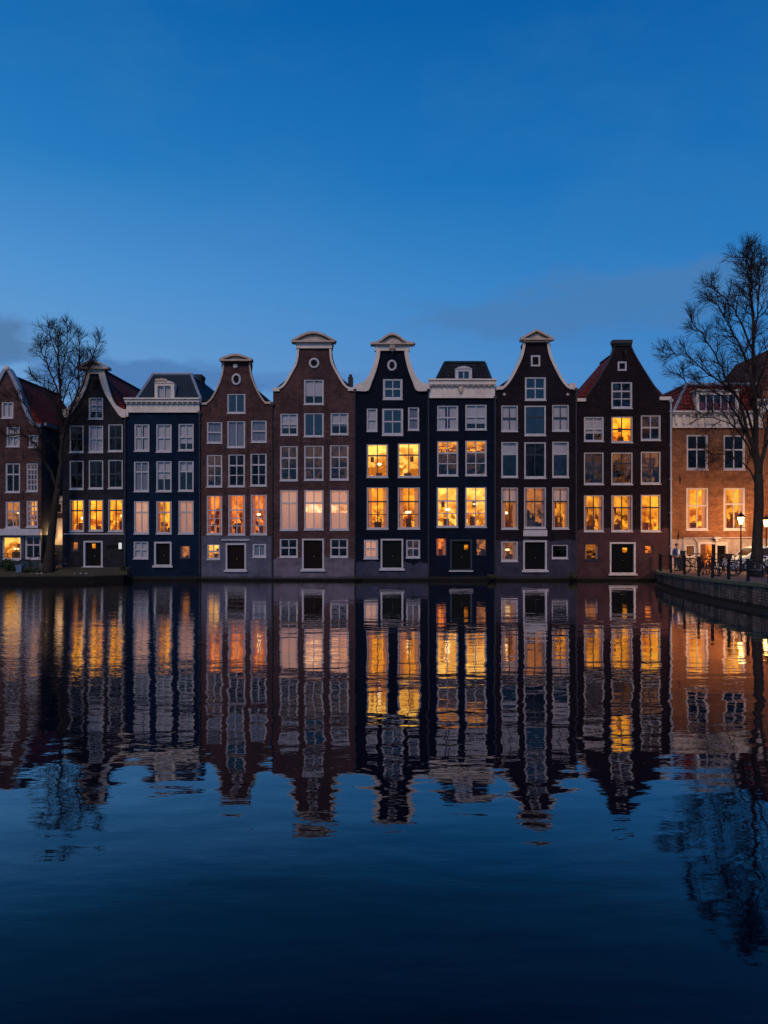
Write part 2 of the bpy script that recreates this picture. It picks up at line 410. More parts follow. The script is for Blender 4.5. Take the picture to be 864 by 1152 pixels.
WINS = []
def window(root, rect, cols, bars, kind, rnd, cas=1.35, sash=None, y0=F, sill=True, frame_mat=None, label=None):
    """rect in facade pixels; cols = panes across; bars = list of relative heights (0 bottom .. 1 top) of the crossbars"""
    x0, z1 = P(rect[0], rect[1]); x1, z0 = P(rect[2], rect[3])
    c = cas/18.09; e = 0.003
    frame_mat = frame_mat or M_WHITE
    mb = MB(); ya, yb = y0+0.035, y0+0.15
    cb = c*1.35
    mb.box(x0-e, x0+c, ya, yb, z0-e, z1+e); mb.box(x1-c, x1+e, ya, yb, z0-e, z1+e)
    mb.box(x0+c, x1-c, ya+0.002, yb, z1-c, z1+e); mb.box(x0+c, x1-c, ya+0.002, yb, z0-e, z0+cb)
    ix0, ix1, iz0, iz1 = x0+c, x1-c, z0+cb, z1-c
    ws = frame = mb.build('window', frame_mat, root)
    if label: frame['label'] = label
    sm = sash or M_SASH
    if cols > 1 or bars:
        sb = MB(); bw = 0.026
        # sash rails
        for k in range(1, cols):
            xx = ix0+(ix1-ix0)*k/cols; sb.box(xx-bw*1.1, xx+bw*1.1, y0+0.075, y0+0.125, iz0, iz1)
        for i, h in enumerate(bars):
            zz = iz0+(iz1-iz0)*h; t = bw*(1.7 if i == 0 else 1.0)
            sb.box(ix0, ix1, y0+0.068, y0+0.128, zz-t, zz+t)
        e2 = 0.028
        sb.box(ix0, ix0+e2, y0+0.07, y0+0.13, iz0, iz1); sb.box(ix1-e2, ix1, y0+0.07, y0+0.13, iz0, iz1)
        sb.build('sash', sm, frame)
    g = MB(); b = 0
    g.v = [(ix0, y0+0.10, iz0), (ix1, y0+0.10, iz0), (ix1, y0+0.10, iz1), (ix0, y0+0.10, iz1)]; g.f = [(0, 1, 2, 3)]
    g.build('pane', G_SKY if kind == 'S' else (G_CLEAR if kind[0] in 'YAWOK' else G_STD), frame)
    if sill:
        MB().box(x0-0.02, x1+0.02, y0-0.05, y0+0.03, z0-0.05, z0+0.012).build('sill', frame_mat, frame)
    # room behind the opening
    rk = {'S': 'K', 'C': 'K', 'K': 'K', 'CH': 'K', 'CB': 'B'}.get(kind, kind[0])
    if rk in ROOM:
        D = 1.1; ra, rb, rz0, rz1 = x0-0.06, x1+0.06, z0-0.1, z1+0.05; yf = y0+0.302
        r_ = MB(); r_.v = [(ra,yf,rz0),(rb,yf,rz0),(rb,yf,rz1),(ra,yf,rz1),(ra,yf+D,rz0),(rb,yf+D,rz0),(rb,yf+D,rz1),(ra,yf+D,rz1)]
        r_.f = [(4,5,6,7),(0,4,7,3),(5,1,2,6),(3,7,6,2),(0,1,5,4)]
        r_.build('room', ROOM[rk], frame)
    W_, H_ = ix1-ix0, iz1-iz0
    if kind in ('C', 'P', 'PY', 'CB'):
        cm = MB()
        mat = M_CURT if kind in ('C', 'CB') else M_PINK
        qc = rnd.random()
        if kind == 'C' and qc > 0.72: mat = M_NET
        yb_ = y0+0.165
        if kind == 'PY':
            curtain(cm, ix0, ix1, iz1-H_*0.36, iz1+0.03, yb_, 5, 0.012); cm.build('blind', mat, frame); cm = MB()
            curtain(cm, ix0, ix1, iz0, iz0+H_*0.42, yb_, 6, 0.02)
        elif kind == 'C' and qc < 0.25:
            g_ = rnd.uniform(0.30, 0.42)
            curtain(cm, ix0-0.02, ix0+W_*g_, iz0, iz1+0.03, yb_, 3, 0.02); cm.build('curtain', mat, frame); cm = MB(); curtain(cm, ix1-W_*g_, ix1+0.02, iz0, iz1+0.03, yb_, 3, 0.02)
        elif kind == 'C' and 0.25 <= qc < 0.42:
            curtain(cm, ix0-0.02, ix1+0.02, iz0+H_*rnd.uniform(0.15, 0.5), iz1+0.03, yb_, 2, 0.004)
        elif rnd.random() < 0.55:
            curtain(cm, ix0-0.02, ix0+W_*0.49, iz0, iz1+0.03, yb_, 4, 0.012); cm.build('curtain', mat, frame); cm = MB(); curtain(cm, ix0+W_*0.51, ix1+0.02, iz0, iz1+0.03, yb_, 4, 0.012)
        else: curtain(cm, ix0-0.02, ix1+0.02, iz0+(0 if kind != 'CB' else H_*0.3), iz1+0.03, yb_, 6, 0.007)
        cm.build('curtain', mat, frame)
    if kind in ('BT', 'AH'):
        cm = MB(); curtain(cm, ix0-0.02, ix1+0.02, iz1-H_*0.34, iz1+0.03, y0+0.2, 2, 0.006); cm.build('blind', ROOM['A'] if kind == 'BT' else M_CURT, frame)  # BT blind emits amber, standing in for a lit upper pane
    if kind == 'CH':
        cm = MB(); curtain(cm, ix0-0.02, ix1+0.02, iz1-H_*0.38, iz1+0.03, y0+0.2, 2, 0.006); cm.build('blind', M_CURT, frame)
    if kind[0] in 'YAOWD' and rk != 'K':
        q = rnd.random()
        if kind[0] in 'AO' or q < 0.4:
            cm = MB(); w = W_*rnd.uniform(0.12, 0.24)
            curtain(cm, ix0-0.03, ix0+w, iz0, iz1+0.03, y0+0.24, 3, 0.03); cm.build('curtain', M_PINK, frame); cm = MB(); curtain(cm, ix1-w, ix1+0.03, iz0, iz1+0.03, y0+0.24, 3, 0.03)
            cm.build('curtain', M_PINK, frame)
        fb = MB()
        cx = ix0+W_*rnd.uniform(0.3, 0.7); fw = W_*rnd.uniform(0.2, 0.38); fh = H_*rnd.uniform(0.10, 0.30); yy = y0+0.75
        fb.box(cx-fw/2, cx+fw/2, yy, yy+0.3, iz0-0.1, iz0+fh)
        if q > 0.3:
            px_ = ix0+W_*rnd.uniform(0.2, 0.8); MB().box(px_-0.11, px_+0.11, y0+1.34, y0+1.37, iz0+H_*0.50, iz0+H_*0.68).build('picture', M_FURN, frame)
        fb.build('cabinet', M_FURN, frame)
        if H_ > 1.0 and 'n' not in kind and rnd.random() < 0.5:
            lx = ix0+W_*rnd.uniform(0.3, 0.7); lz = iz0+H_*rnd.uniform(0.35, 0.62)
            lm = MB(); w_ = rnd.uniform(0.07, 0.2); lm.ball((lx, y0+0.9, lz), w_, w_, rnd.uniform(0.06, 0.1), 10, 6)
            lm.build('lamp_shade', M_SHADE if rnd.random() < 0.5 else M_BULB, frame)
    if 'p' in kind:          # plants on the inner sill
        pm = MB(); foliage((ix0+ix1)/2+W_*0.12, y0+0.42, iz0+H_*0.14, W_*0.48, 0.1, H_*0.15, 130, 0.055, pm, rnd)
        foliage(ix0+W_*0.66, y0+0.42, iz0+H_*0.36, W_*0.2, 0.08, H_*0.16, 70, 0.05, pm, rnd)
        pm.build('potted_plant', M_PLANT, frame)
    return frame

def door(root, rect, y0=F, frame_mat=None, glow=None, panel=None, step=True, handle_right=True):
    x0, z1 = P(rect[0], rect[1]); x1, z0 = P(rect[2], rect[3]); e = 0.003
    c = 0.10; frame_mat = frame_mat or M_WHITE
    d = MB()
    d.box(x0+c, x1-c, y0+0.16, y0+0.22, z0+c*0.5, z1-c)
    mid = (x0+x1)/2; w = (x1-x0-2*c)
    # raised panels, two leaves
    for s_ in (-1, 1):
        cx = mid+s_*w*0.25
        for (a, b) in ((0.08, 0.40), (0.48, 0.90)):
            H = z1-z0-c*1.5; za = z0+c*0.5
            d.box(cx-w*0.17, cx+w*0.17, y0+0.135, y0+0.159, za+H*a, za+H*b)
    dd = d.build('door', panel or M_DOOR, root)
    f = MB(); f.box(x0-e, x0+c, y0-0.015, y0+0.2, z0-e, z1+e); f.box(x1-c, x1+e, y0-0.015, y0+0.2, z0-e, z1+e)
    f.box(x0+c, x1-c, y0-0.013, y0+0.2, z1-c, z1+e); f.box(x0+c, x1-c, y0-0.013, y0+0.2, z0-e, z0+c*0.7)
    f.build('door_frame', frame_mat, dd)
    if step: MB().box(x0-0.09, x1+0.09, y0-0.12, y0-0.017, z0-0.10, z0+0.02).build('door_sill', frame_mat, dd)
    hx = mid+(0.05 if handle_right else -0.05)
    MB().ball((hx, y0+0.12, z0+(z1-z0)*0.42), 0.035).build('handle', M_BRASS, dd)
    if glow:
        gx = x0+c+w*glow[0]; gz = z0+(z1-z0)*glow[1]
        MB().box(gx-w*0.10, gx+w*0.10, y0+0.125, y0+0.134, gz-0.14, gz+0.14).build('door_glow', ROOM['A'], dd)  # emitting panel added on the leaf to give a patch of glow
    # dark hall is closed by the leaf itself
    return dd

def rect_loop(r):
    x0, z1 = P(r[0], r[1]); x1, z0 = P(r[2], r[3])
    return [(x0, z0), (x1, z0), (x1, z1), (x0, z1)]

def body(root, xl, xr, eave_py, mat, depth, zb):
    x0, x1, z1 = wx(xl)+0.012, wx(xr)-0.012, wz(eave_py); b = MB()
    ya, yb = F+0.301, F+depth
    b.box(x0, x0+0.25, ya, yb, zb, z1); b.box(x1-0.25, x1, ya, yb, zb, z1); b.box(x0+0.25, x1-0.25, yb-0.25, yb, zb, z1)
    return b.build('side_wall', mat, root)

def gable_roof(root, xl, xr, eave_py, ridge_px, ridge_py, mat, depth):
    x0, x1, z0 = wx(xl)+0.015, wx(xr)-0.015, wz(eave_py)
    xc, zc = P(ridge_px, ridge_py)
    b = MB(); b.poly([(x0, z0), (x1, z0), (xc, zc)], F+0.31, F+depth)
    r = b.build('roof', mat, root)
    MB().tube([(xc, F+0.35, zc+0.02), (xc, F+depth+0.02, zc+0.02)], 0.09, 6).build('ridge_tiles', M_DARKTILE if mat == M_REDTILE else M_SLATE, r)
    return r

def mansard(root, base, top, mat, depth, y_in=0.25, lean=0.9, hips=None):
    """base/top = (x_left, x_right, y) in photo pixels on the front"""
    Yb, Yt = F+y_in, F+y_in+lean
    bx0, bx1, bz = wx(base[0], Yb), wx(base[1], Yb), wz(base[2], Yb)
    tx0, tx1, tz = wx(top[0], Yt), wx(top[1], Yt), wz(top[2], Yt)
    b = MB(); Ye = F+depth
    b.hexa([(bx0, Yb, bz), (bx1, Yb, bz), (bx1, Ye, bz), (bx0, Ye, bz), (tx0, Yt, tz), (tx1, Yt, tz), (tx1, Ye-lean, tz), (tx0, Ye-lean, tz)])
    r = b.build('roof', mat, root)
    if hips:
        h = MB()
        h.tube([(bx0, Yb, bz), (tx0, Yt, tz+0.03)], 0.09, 5); h.tube([(bx1, Yb, bz), (tx1, Yt, tz+0.03)], 0.09, 5)
        h.tube([(tx0, Yt, tz+0.03), (tx1, Yt, tz+0.03)], 0.11, 5)
        h.tube([(tx0, Yt, tz+0.03), (tx0, Ye-lean, tz+0.03)], 0.09, 5); h.tube([(tx1, Yt, tz+0.03), (tx1, Ye-lean, tz+0.03)], 0.09, 5)
        h.build('hip_flashing', hips, r)
    return r

def dormer(root, rect, win, mat_frame, kind, rnd, cols=2, ornate=False, flat=False, divs=None, Yd=F+0.12):
    x0, z1 = P(rect[0], rect[1], Yd); x1, z0 = P(rect[2], rect[3], Yd)
    b = MB(); wl, wt = P(win[0], win[1], Yd); wr, wb = P(win[2], win[3], Yd)
    # front frame around the opening, cheeks and top
    ya = Yd; yb = Yd+0.14
    b.box(x0, wl, ya, yb, z0, z1); b.box(wr, x1, ya, yb, z0, z1); b.box(wl, wr, ya, yb, wt, z1); b.box(wl, wr, ya, yb, z0, wb)
    b.box(x0, x0+0.06, yb, Yd+1.5, z0, z1); b.box(x1-0.06, x1, yb, Yd+1.5, z0, z1); b.box(x0+0.06, x1-0.06, yb, Yd+1.5, z1-0.06, z1)
    xm = (x0+x1)/2
    if not flat:
        n = 9; arc = [(x0-0.04+(x1-x0+0.08)*i/(n-1), z1+0.002+0.17*math.sin(math.pi*i/(n-1))) for i in range(n)]
        b.poly([(x0-0.04, z1+0.001)]+arc[1:-1]+[(x1+0.04, z1+0.001)], ya-0.05, Yd+1.4)
    else: b.box(x0-0.1, x1+0.1, ya-0.12, Yd+1.6, z1+0.001, z1+0.11)
    d = b.build('dormer', mat_frame, root)
    if ornate:
        o = MB()
        for k in range(-2, 3): o.ball((xm-0.2+k*0.14, ya-0.05, z1+0.20-0.02*abs(k)), 0.10, 0.07, 0.11, 8, 5)
        o.build('carved_crest', M_SAND, d)
    s = MB(); n = divs or cols
    for k in range(n+1):
        xx = wl+(wr-wl)*k/n; s.box(xx-0.03, xx+0.03, Yd+0.05, Yd+0.10, wb, wt)
    s.build('window_frame', M_WHITE if flat else M_SASH, d)
    g = MB(); g.v = [(wl, Yd+0.08, wb), (wr, Yd+0.08, wb), (wr, Yd+0.08, wt), (wl, Yd+0.08, wt)]; g.f = [(0, 1, 2, 3)]
    g.build('pane', G_SKY if kind == 'S' else G_STD, d)
    if kind == 'C':
        c = MB(); curtain(c, wl, wr, wb, wt, Yd+0.2, 8, 0.02); c.build('curtain', M_CURT, d)
    if kind in 'SK':
        MB().box(wl-0.02, wr+0.02, Yd+0.5, Yd+0.52, wb-0.02, wt+0.02).build('back_panel', ROOM['K'], d)
    return d

def cornice(root, xl, xr, ytop, yledge, ybot, mat=M_CREAM, over=1.2, dentils=True):
    x0, x1 = wx(xl), wx(xr); c = MB(); o = over/18.09
    zt, zl, zb = wz(ytop), wz(yledge), wz(ybot)
    c.box(x0-o, x1+o, F-0.42, F+0.28, zt-0.10, zt); c.box(x0-o*0.6, x1+o*0.6, F-0.33, F+0.26, zl+0.02, zt-0.10)
    c.box(x0-o*0.2, x1+o*0.2, F-0.20, F-0.003, zl-0.06, zl+0.02)
    c.box(x0+0.01, x1-0.01, F-0.10, F-0.003, zb+0.06, zl-0.06)
    c.box(x0-0.01, x1+0.01, F-0.15, F-0.003, zb, zb+0.06)
    k = c.build('cornice', mat, root, bevel=0.012)
    if dentils:
        d = MB(); n = int((x1-x0)/0.32)
        for i in range(n+1):
            xx = x0+0.06+(x1-x0-0.12)*i/n; d.box(xx-0.045, xx+0.045, F-0.29, F-0.201, zl-0.06, zl+0.018)
        d.build('dentil_row', mat, k)
    return k

def cap(root, xl, xr, ybase, ytop, yfr, fx0, fx1, mat=M_SAND, shape='arc', frieze=M_CREAM):
    """pediment on a neck gable: ledge from xl..xr, rising to ytop in the middle; frieze down to yfr"""
    x0, x1, zb, zt = wx(xl), wx(xr), wz(ybase), wz(ytop); xm = (x0+x1)/2
    n = 13; top = []
    for i in range(n):
        t = i/(n-1); u = abs(2*t-1)
        if shape == 'arc': h = math.cos(math.pi/2*u)**1.15
        elif shape == 'ogee': h = (0.5+0.5*math.cos(math.pi*min(1, u*1.15)))**1.1
        else: h = 1-u
        top.append((x0+(x1-x0)*t, zb+0.06+(zt-zb-0.06)*h))
    b = MB()
    b.box(x0, x1, F-0.36, F+0.34, zb-0.09, zb-0.001)
    low = [(x, max(zb+0.0, z-0.13)) for x, z in top]
    b.ribbon(top, low, F-0.34, F+0.33)
    b.poly([(x0+0.12, zb)]+[(x, z-0.131) for x, z in low if False]+[(x, max(z-0.06, zb+0.005)) for x, z in low[1:-1]]+[(x1-0.12, zb)], F-0.12, F+0.3)
    c = b.build('gable_cap', mat, root)
    if yfr:
        fz = wz(yfr); f0, f1 = wx(fx0), wx(fx1)
        MB().box(f0, f1, F-0.14, F+0.32, fz, zb-0.091).build('frieze', frieze, c)
    # iron brackets / hooks at the ends
    h = MB(); h.box(x1-0.02, x1+0.07, F-0.2, F-0.1, zb-0.12, zb+0.02); h.build('cap_hook', M_IRON, c)
    return c

def anchors(root, pts, mat=M_IRON):
    for i, (px, py) in enumerate(pts):
        x, z = P(px, py)
        MB().box(x-0.022, x+0.022, F-0.03, F-0.001, z-0.26, z+0.26).box(x-0.06, x+0.06, F-0.045, F-0.031, z-0.05, z+0.05).build('wall_anchor', mat, root)

def drainpipe(root, px, y0p, y1p, mat=M_PIPE, r=0.05):
    x = wx(px); a, b_ = wz(y0p), wz(y1p)
    m = MB(); m.tube([(x, F-0.09, a), (x, F-0.09, b_)], r, 8)
    k = a-0.6
    while k > b_: m.box(x-r*1.5, x+r*1.5, F-0.10, F-0.001, k-0.03, k+0.03); k -= 2.1
    m.box(x-r*2, x+r*2, F-0.18, F-0.001, a-0.02, a+0.16)
    m.build('drainpipe', mat, root)

def oculus(root, px, py, rx, ry, square=False):
    x, z = P(px, py); ax, az = rx/18.09, ry/18.09
    if square:
        m = MB(); w = 0.10
        m.box(x-ax, x-ax+w, F-0.03, F+0.1, z-az, z+az); m.box(x+ax-w, x+ax, F-0.03, F+0.1, z-az, z+az)
        m.box(x-ax+w, x+ax-w, F-0.028, F+0.1, z+az-w, z+az); m.box(x-ax+w, x+ax-w, F-0.028, F+0.1, z-az, z-az+w)
    else:
        m = MB(); m.ring((x, F-0.03, z), ax, 0.075, n=24, m=8, rz=az)
    o = m.build('attic_opening', M_WHITE, root, smooth=not square)
    g = MB(); n = 20
    if square: pts = [(x-ax+0.02, z-az+0.02), (x+ax-0.02, z-az+0.02), (x+ax-0.02, z+az-0.02), (x-ax+0.02, z+az-0.02)]
    else: pts = [(x+ax*math.cos(2*math.pi*i/n), z+az*math.sin(2*math.pi*i/n)) for i in range(n)]
    g.poly(pts, F-0.012, F-0.002); g.build('pane', M_DOOR, o)
    return o

GRP = 'canal houses standing side by side along the water'
def house(name, label, xl, xr, mat, gable_pts, wins, doors=(), zb=-0.4, depth=9, roof=None, wall_top=None, seed=0, side=None, eave=None):
    """gable_pts: outline in px from the upper left shoulder to the upper right shoulder"""
    rnd = random.Random(seed+11)
    root = empty(name, (wx((xl+xr)/2), F, max(zb, 0)), label, 'house', GRP)
    up = smooth_line(gable_pts) if len(gable_pts) > 4 else gable_pts
    x0, x1 = wx(xl)+0.01, wx(xr)-0.01
    top = [(min(max(x, x0), x1), z) for x, z in WP(up)]
    outline = [(x0, zb), (x1, zb)]+list(reversed(top))
    # drop duplicates
    o2 = []
    for p in outline:
        if not o2 or (abs(p[0]-o2[-1][0])+abs(p[1]-o2[-1][1])) > 1e-4: o2.append(p)
    holes = [rect_loop(w[0]) for w in wins]+[rect_loop(d['rect']) for d in doors]
    fw = facade(root, o2, holes, mat); fix_normals(fw)
    body(root, xl, xr, eave or max(gable_pts[0][1], gable_pts[-1][1]), side or mat, depth, zb)
    for w in wins: window(root, w[0], w[1], w[2], w[3], rnd, **(w[4] if len(w) > 4 else {}))
    for d in doors: door(root, **d)
    return root

H1, H2, H3 = [0.5], [0.66, 0.33], [0.62, 0.40, 0.2]
T = [0.66]
# brick colours
B_H1 = wall_mat('red_brown_brick', (0.128, 0.072, 0.066), (0.066, 0.042, 0.044), spread=0.55)
B_H2 = wall_mat('charcoal_render', (0.034, 0.033, 0.042), brick=False)
B_H2S = B_H2
B_H3 = wall_mat('navy_render', (0.006, 0.021, 0.052), brick=False)
B_H4 = wall_mat('brown_brick_over_grey_plaster', (0.135, 0.070, 0.062), (0.072, 0.044, 0.045), spread=0.55, plaster=(0.15, 0.155, 0.215), plaster_z=wz(603), ragged=0.06)
B_H5 = wall_mat('brown_brick_with_plaster_foot', (0.128, 0.069, 0.064), (0.068, 0.043, 0.046), spread=0.55, plaster=(0.22, 0.19, 0.24), plaster_z=1.45, ragged=1.5)
B_H6 = wall_mat('black_blue_render', (0.006, 0.011, 0.024), brick=False, plaster=(0.07, 0.075, 0.12), plaster_z=1.15, ragged=1.5)
B_H7 = wall_mat('dark_navy_render', (0.006, 0.012, 0.030), brick=False)
B_H8 = wall_mat('dark_aubergine_brick', (0.022, 0.016, 0.024), plaster=(0.060, 0.058, 0.095), plaster_z=2.5)
B_H9 = wall_mat('dark_maroon_brick', (0.022, 0.015, 0.019), plaster=(0.085, 0.045, 0.055), plaster_z=3.2)
B_H10 = wall_mat('orange_brick', (0.30, 0.145, 0.075), (0.19, 0.09, 0.05), spread=0.6, plaster=(0.46, 0.40, 0.38), plaster_z=wz(606.5), ragged=0.04)
B_H11 = wall_mat('brown_orange_brick', (0.33, 0.15, 0.08), (0.24, 0.11, 0.06), plaster=(0.42, 0.36, 0.34), plaster_z=wz(606), ragged=0.04)
B_SIDE = wall_mat('grey_side_render', (0.09, 0.10, 0.13), brick=False)

# ------------------------------------------------------------------ house 1
w = 'C'
h1 = house('canal_house', 'reddish brown brick house at far left with a dark blue shop front and white fascia', -31, 46.5, B_H1,
    [(-31, 479), (-22, 475), (-14, 461), (-4, 434), (4, 418), (8, 414.5), (12, 418), (20, 434), (30.5, 461), (37, 475), (46.5, 479)],
    [((1.5, 452, 15, 470.5), 2, [], 'C'), ((7, 480, 22, 502.5), 2, H1, 'C'), ((32, 489, 43, 503.5), 2, H1, 'C'), ((-14, 480, -2, 502.5), 2, H1, 'C'),
     ((6, 521, 22.5, 554), 2, [0.62], 'K'), ((29.5, 521, 42.5, 553), 3, [0.8, 0.6, 0.4, 0.2], 'B', dict(sash=M_WHITE)), ((-20, 521, -4, 554), 2, [0.62], 'K'),
     ((6, 564, 22.5, 594), 2, [0.62], 'D'), ((29.5, 563, 42.5, 593), 3, [0.8, 0.6, 0.4, 0.2], 'A', dict(sash=M_WHITE)), ((-20, 564, -4, 594), 2, [0.62], 'K'),
     ((2.5, 603.5, 24, 630), 1, [], 'Wp', dict(cas=1.6)), ((28, 603, 46, 629), 2, [0.62], 'K', dict(cas=1.6)), ((-24, 603.5, -3, 630), 1, [], 'A', dict(cas=1.6))],
    zb=0.4, depth=11, seed=1, side=B_SIDE)
gable_roof(h1, -31, 46.5, 478, 8, 421, M_REDTILE, 7.2)
co = smooth_line([(-31, 478.5), (-22, 475), (-14, 461), (-4, 434), (4, 418), (8, 414.5), (12, 418), (20, 434), (30.5, 461), (37, 475), (46.5, 478.5)])
MB().ribbon(WP(offset_line(co, -1.2)), WP(offset_line(co, 2.6)), F-0.12, F+0.36).build('gable_coping', M_LEAD, h1)
MB().ball((wx(8), F-0.05, wz(415)), 0.2, 0.2, 0.2).build('finial', M_CREAM, h1)
MB().box(wx(-31), wx(47.5), F-0.35, F-0.003, wz(602.2), wz(595)).build('shop_fascia', M_WHITE, h1, bevel=0.01)
sf = MB()
for a, b_ in ((-31, -24.3), (-2.7, 2.2), (24.3, 27.7), (46.2, 46.6)): sf.box(wx(a), wx(b_), F-0.05, F-0.002, wz(640), wz(602.3))
for a, b_ in ((-24.2, -2.8), (2.3, 24.2), (27.8, 46.1)): sf.box(wx(a), wx(b_), F-0.048, F-0.002, wz(640), wz(631.5))
sf.build('shop_front', simple_mat('shop_front_blue', (0.02, 0.045, 0.07), 0.5), h1)
MB().box(wx(47)+0.0, wx(47)+0.12, F+0.35, F+11, wz(478), wz(474.5)).build('gutter', M_LEAD, h1)
anchors(h1, [(26, 512), (26, 558), (4, 512)])

# white link house in the gap, set back a little
gap = empty('annex_house', (wx(58.5), F+1.5, 0.5), 'narrow white plastered annex squeezed in the gap behind the left tree', 'house')
g0, g1 = wx(47)+0.13, wx(70)-0.03; GY = F+1.5
GZ = lambda py: wz(py, GY)
a = MB(); a.box(g0, g1, GY, GY+6, 0.4, GZ(558)); a.build('wall', simple_mat('annex_plaster', (0.62, 0.52, 0.50), 0.8, dirt=0.5), gap)
MB().box(g0, g1, GY-0.1, GY-0.003, GZ(564), GZ(560.5)).build('cornice', M_CREAM, gap)
MB().box(g0, g1, GY-0.05, GY-0.003, GZ(583), GZ(577)).build('brick_band', B_H1, gap)
MB().box(g0, g1, GY-0.06, GY-0.003, 0.4, GZ(613)).build('dark_base', simple_mat('annex_base', (0.03, 0.035, 0.06), 0.6), gap)
for a_, b_ in ((50.5, 56), (63, 70)):
    wn = MB().box(wx(a_, GY), wx(b_, GY), GY-0.04, GY-0.004, GZ(577), GZ(566)).build('window', M_CREAM, gap)
    MB().box(wx(a_+1, GY), wx(b_-1, GY), GY-0.05, GY-0.041, GZ(576), GZ(567)).build('pane', ROOM['B'], wn)
wl = MB().box(wx(61.5, GY), wx(63.5, GY), GY-0.3, GY-0.061, GZ(600), GZ(597)).build('wall_light', M_IRON, gap)
MB().ball((wx(62.6, GY), GY-0.3, GZ(601.5)), 0.09, 0.09, 0.13).build('lamp_shade', M_BULB, wl)
pl = bpy.data.lights.new('wall_light_glow', 'POINT'); pl.energy = 45; pl.color = (1, 0.6, 0.2); pl.shadow_soft_size = 0.1
plo = bpy.data.objects.new('wall_light_glow', pl); COL.objects.link(plo); plo.location = Vector((wx(62.6, GY), GY-0.45, GZ(601.5)))-ORG[gap.name]; plo.parent = gap

# ------------------------------------------------------------------ house 2
h2 = house('canal_house', 'charcoal gable house with cream scrolls and three lit windows, right of the left tree', 70, 142, B_H2,
    [(70, 461), (76, 461), (84, 455), (90, 440), (95, 422), (96.5, 416), (118.5, 416), (120, 422), (125, 440), (133, 457), (138, 461), (142, 461)],
    [((99.5, 447, 116, 471.5), 2, H2, 'C'),
     ((78, 478.5, 94, 509), 2, H1, 'K', dict(sash=M_DARKSASH)), ((99.5, 478.5, 116, 509), 2, H1, 'C'), ((121.5, 477, 138, 508), 2, H1, 'K', dict(sash=M_DARKSASH)),
     ((78, 518, 94, 550.5), 2, H1, 'K', dict(sash=M_DARKSASH)), ((99.5, 517.5, 116, 550), 2, H1, 'K', dict(sash=M_DARKSASH)), ((121.5, 517, 138, 549.5), 2, H1, 'K', dict(sash=M_DARKSASH)),
     ((78, 562, 94.5, 598), 2, T, 'Y', dict(sash=M_DARKSASH)), ((99.5, 562, 116, 597.5), 2, T, 'Y', dict(sash=M_DARKSASH)), ((121.5, 561.5, 138.5, 598), 2, T, 'Y', dict(sash=M_DARKSASH)),
     ((79.5, 609.5, 88, 620.5), 1, [], 'D', dict(cas=0.8, sill=False, frame_mat=M_DARKSASH))],
    [dict(rect=(94, 608.5, 115.5, 638), glow=(0.5, 0.8))], zb=0.4, depth=9.5, seed=2)  # door glow stands in for a lamp's reflection on the leaf
gable_roof(h2, 70, 142, 463, 107, 412, M_REDTILE, 9.5)
ol = smooth_line([(69, 461), (76, 460), (84, 454), (90, 440), (95, 422), (96.5, 415)]); il = smooth_line([(69, 469), (77, 469), (82.5, 463), (95, 443), (101.5, 424), (102, 415)])
orr = [(214-x, y) for x, y in ol]; irr = [(214-x, y) for x, y in il]
MB().ribbon(WP(ol), WP(il), F-0.16, F+0.34).box(wx(70), wx(76.5), F-0.2, F+0.32, wz(470), wz(461)).build('gable_scroll', M_CREAM, h2)
MB().ribbon(WP(orr), WP(irr), F-0.16, F+0.34).box(wx(137.5), wx(142.5), F-0.2, F+0.32, wz(470), wz(461)).build('gable_scroll', M_CREAM, h2)
cap(h2, 88.5, 123.5, 414.5, 406.5, 421, 99, 116, shape='arc')
MB().box(wx(105), wx(111), F-0.04, F-0.003, wz(437), wz(427)).build('attic_hatch', M_DOOR, h2)
MB().box(wx(72), wx(140.5), F-0.05, F-0.003, wz(601.2), wz(600)).build('string_course', M_WHITE, h2)
lt = MB().box(wx(134.5), wx(137.5), F-0.22, F-0.003, wz(610.5), wz(609)).build('wall_lamp', M_IRON, h2)
MB().box(wx(134.7), wx(137.3), F-0.2, F-0.06, wz(617.5), wz(610.6)).build('lamp_shade', emit_mat('cool_lamp', (0.9, 0.95, 1.0), 0.7), lt)
MB().box(wx(120), wx(133), F-0.04, F-0.003, wz(616), wz(613)).build('letter_board', M_DOOR, h2)
drainpipe(h2, 141.2, 470, 637)

# ------------------------------------------------------------------ house 3
SI = dict(sash=M_SASH)
h3 = house('canal_house', 'navy blue rendered house with cream cornice, slate mansard roof and one carved dormer', 142, 226, B_H3,
    [(142, 462), (226, 462)],
    [((151, 477, 168, 507.5), 2, H1, 'C'), ((175.5, 477, 193, 508.5), 2, H1, 'C'), ((200.5, 476.5, 217.8, 507), 2, H1, 'C'),
     ((150.5, 519, 167.5, 553), 2, T, 'C'), ((175.5, 518.5, 193, 553), 2, T, 'C'), ((200.5, 518.5, 217.8, 552.5), 2, T, 'CH'),
     ((150.5, 563.5, 167.5, 600.5), 2, T, 'P'), ((175.5, 563.5, 193, 600.5), 2, T, 'A'), ((200.5, 563, 217.8, 600.5), 2, T, 'P'),
     ((150, 609, 166.8, 628.5), 2, H1, 'C'), ((202, 614, 214, 628), 1, [], 'D', dict(cas=0.8, frame_mat=M_DARKSASH))],
    [dict(rect=(173.5, 609.5, 193, 636.5))], seed=3)
mansard(h3, (153, 226, 449), (172, 215, 421.5), M_SLATE, 8.5, hips=M_LEAD)
dormer(h3, (174, 431, 196, 450), (177, 434, 192, 450), M_CREAM, 'C', random.Random(3), ornate=True)
cornice(h3, 142.5, 225, 448.5, 453.5, 464.5)
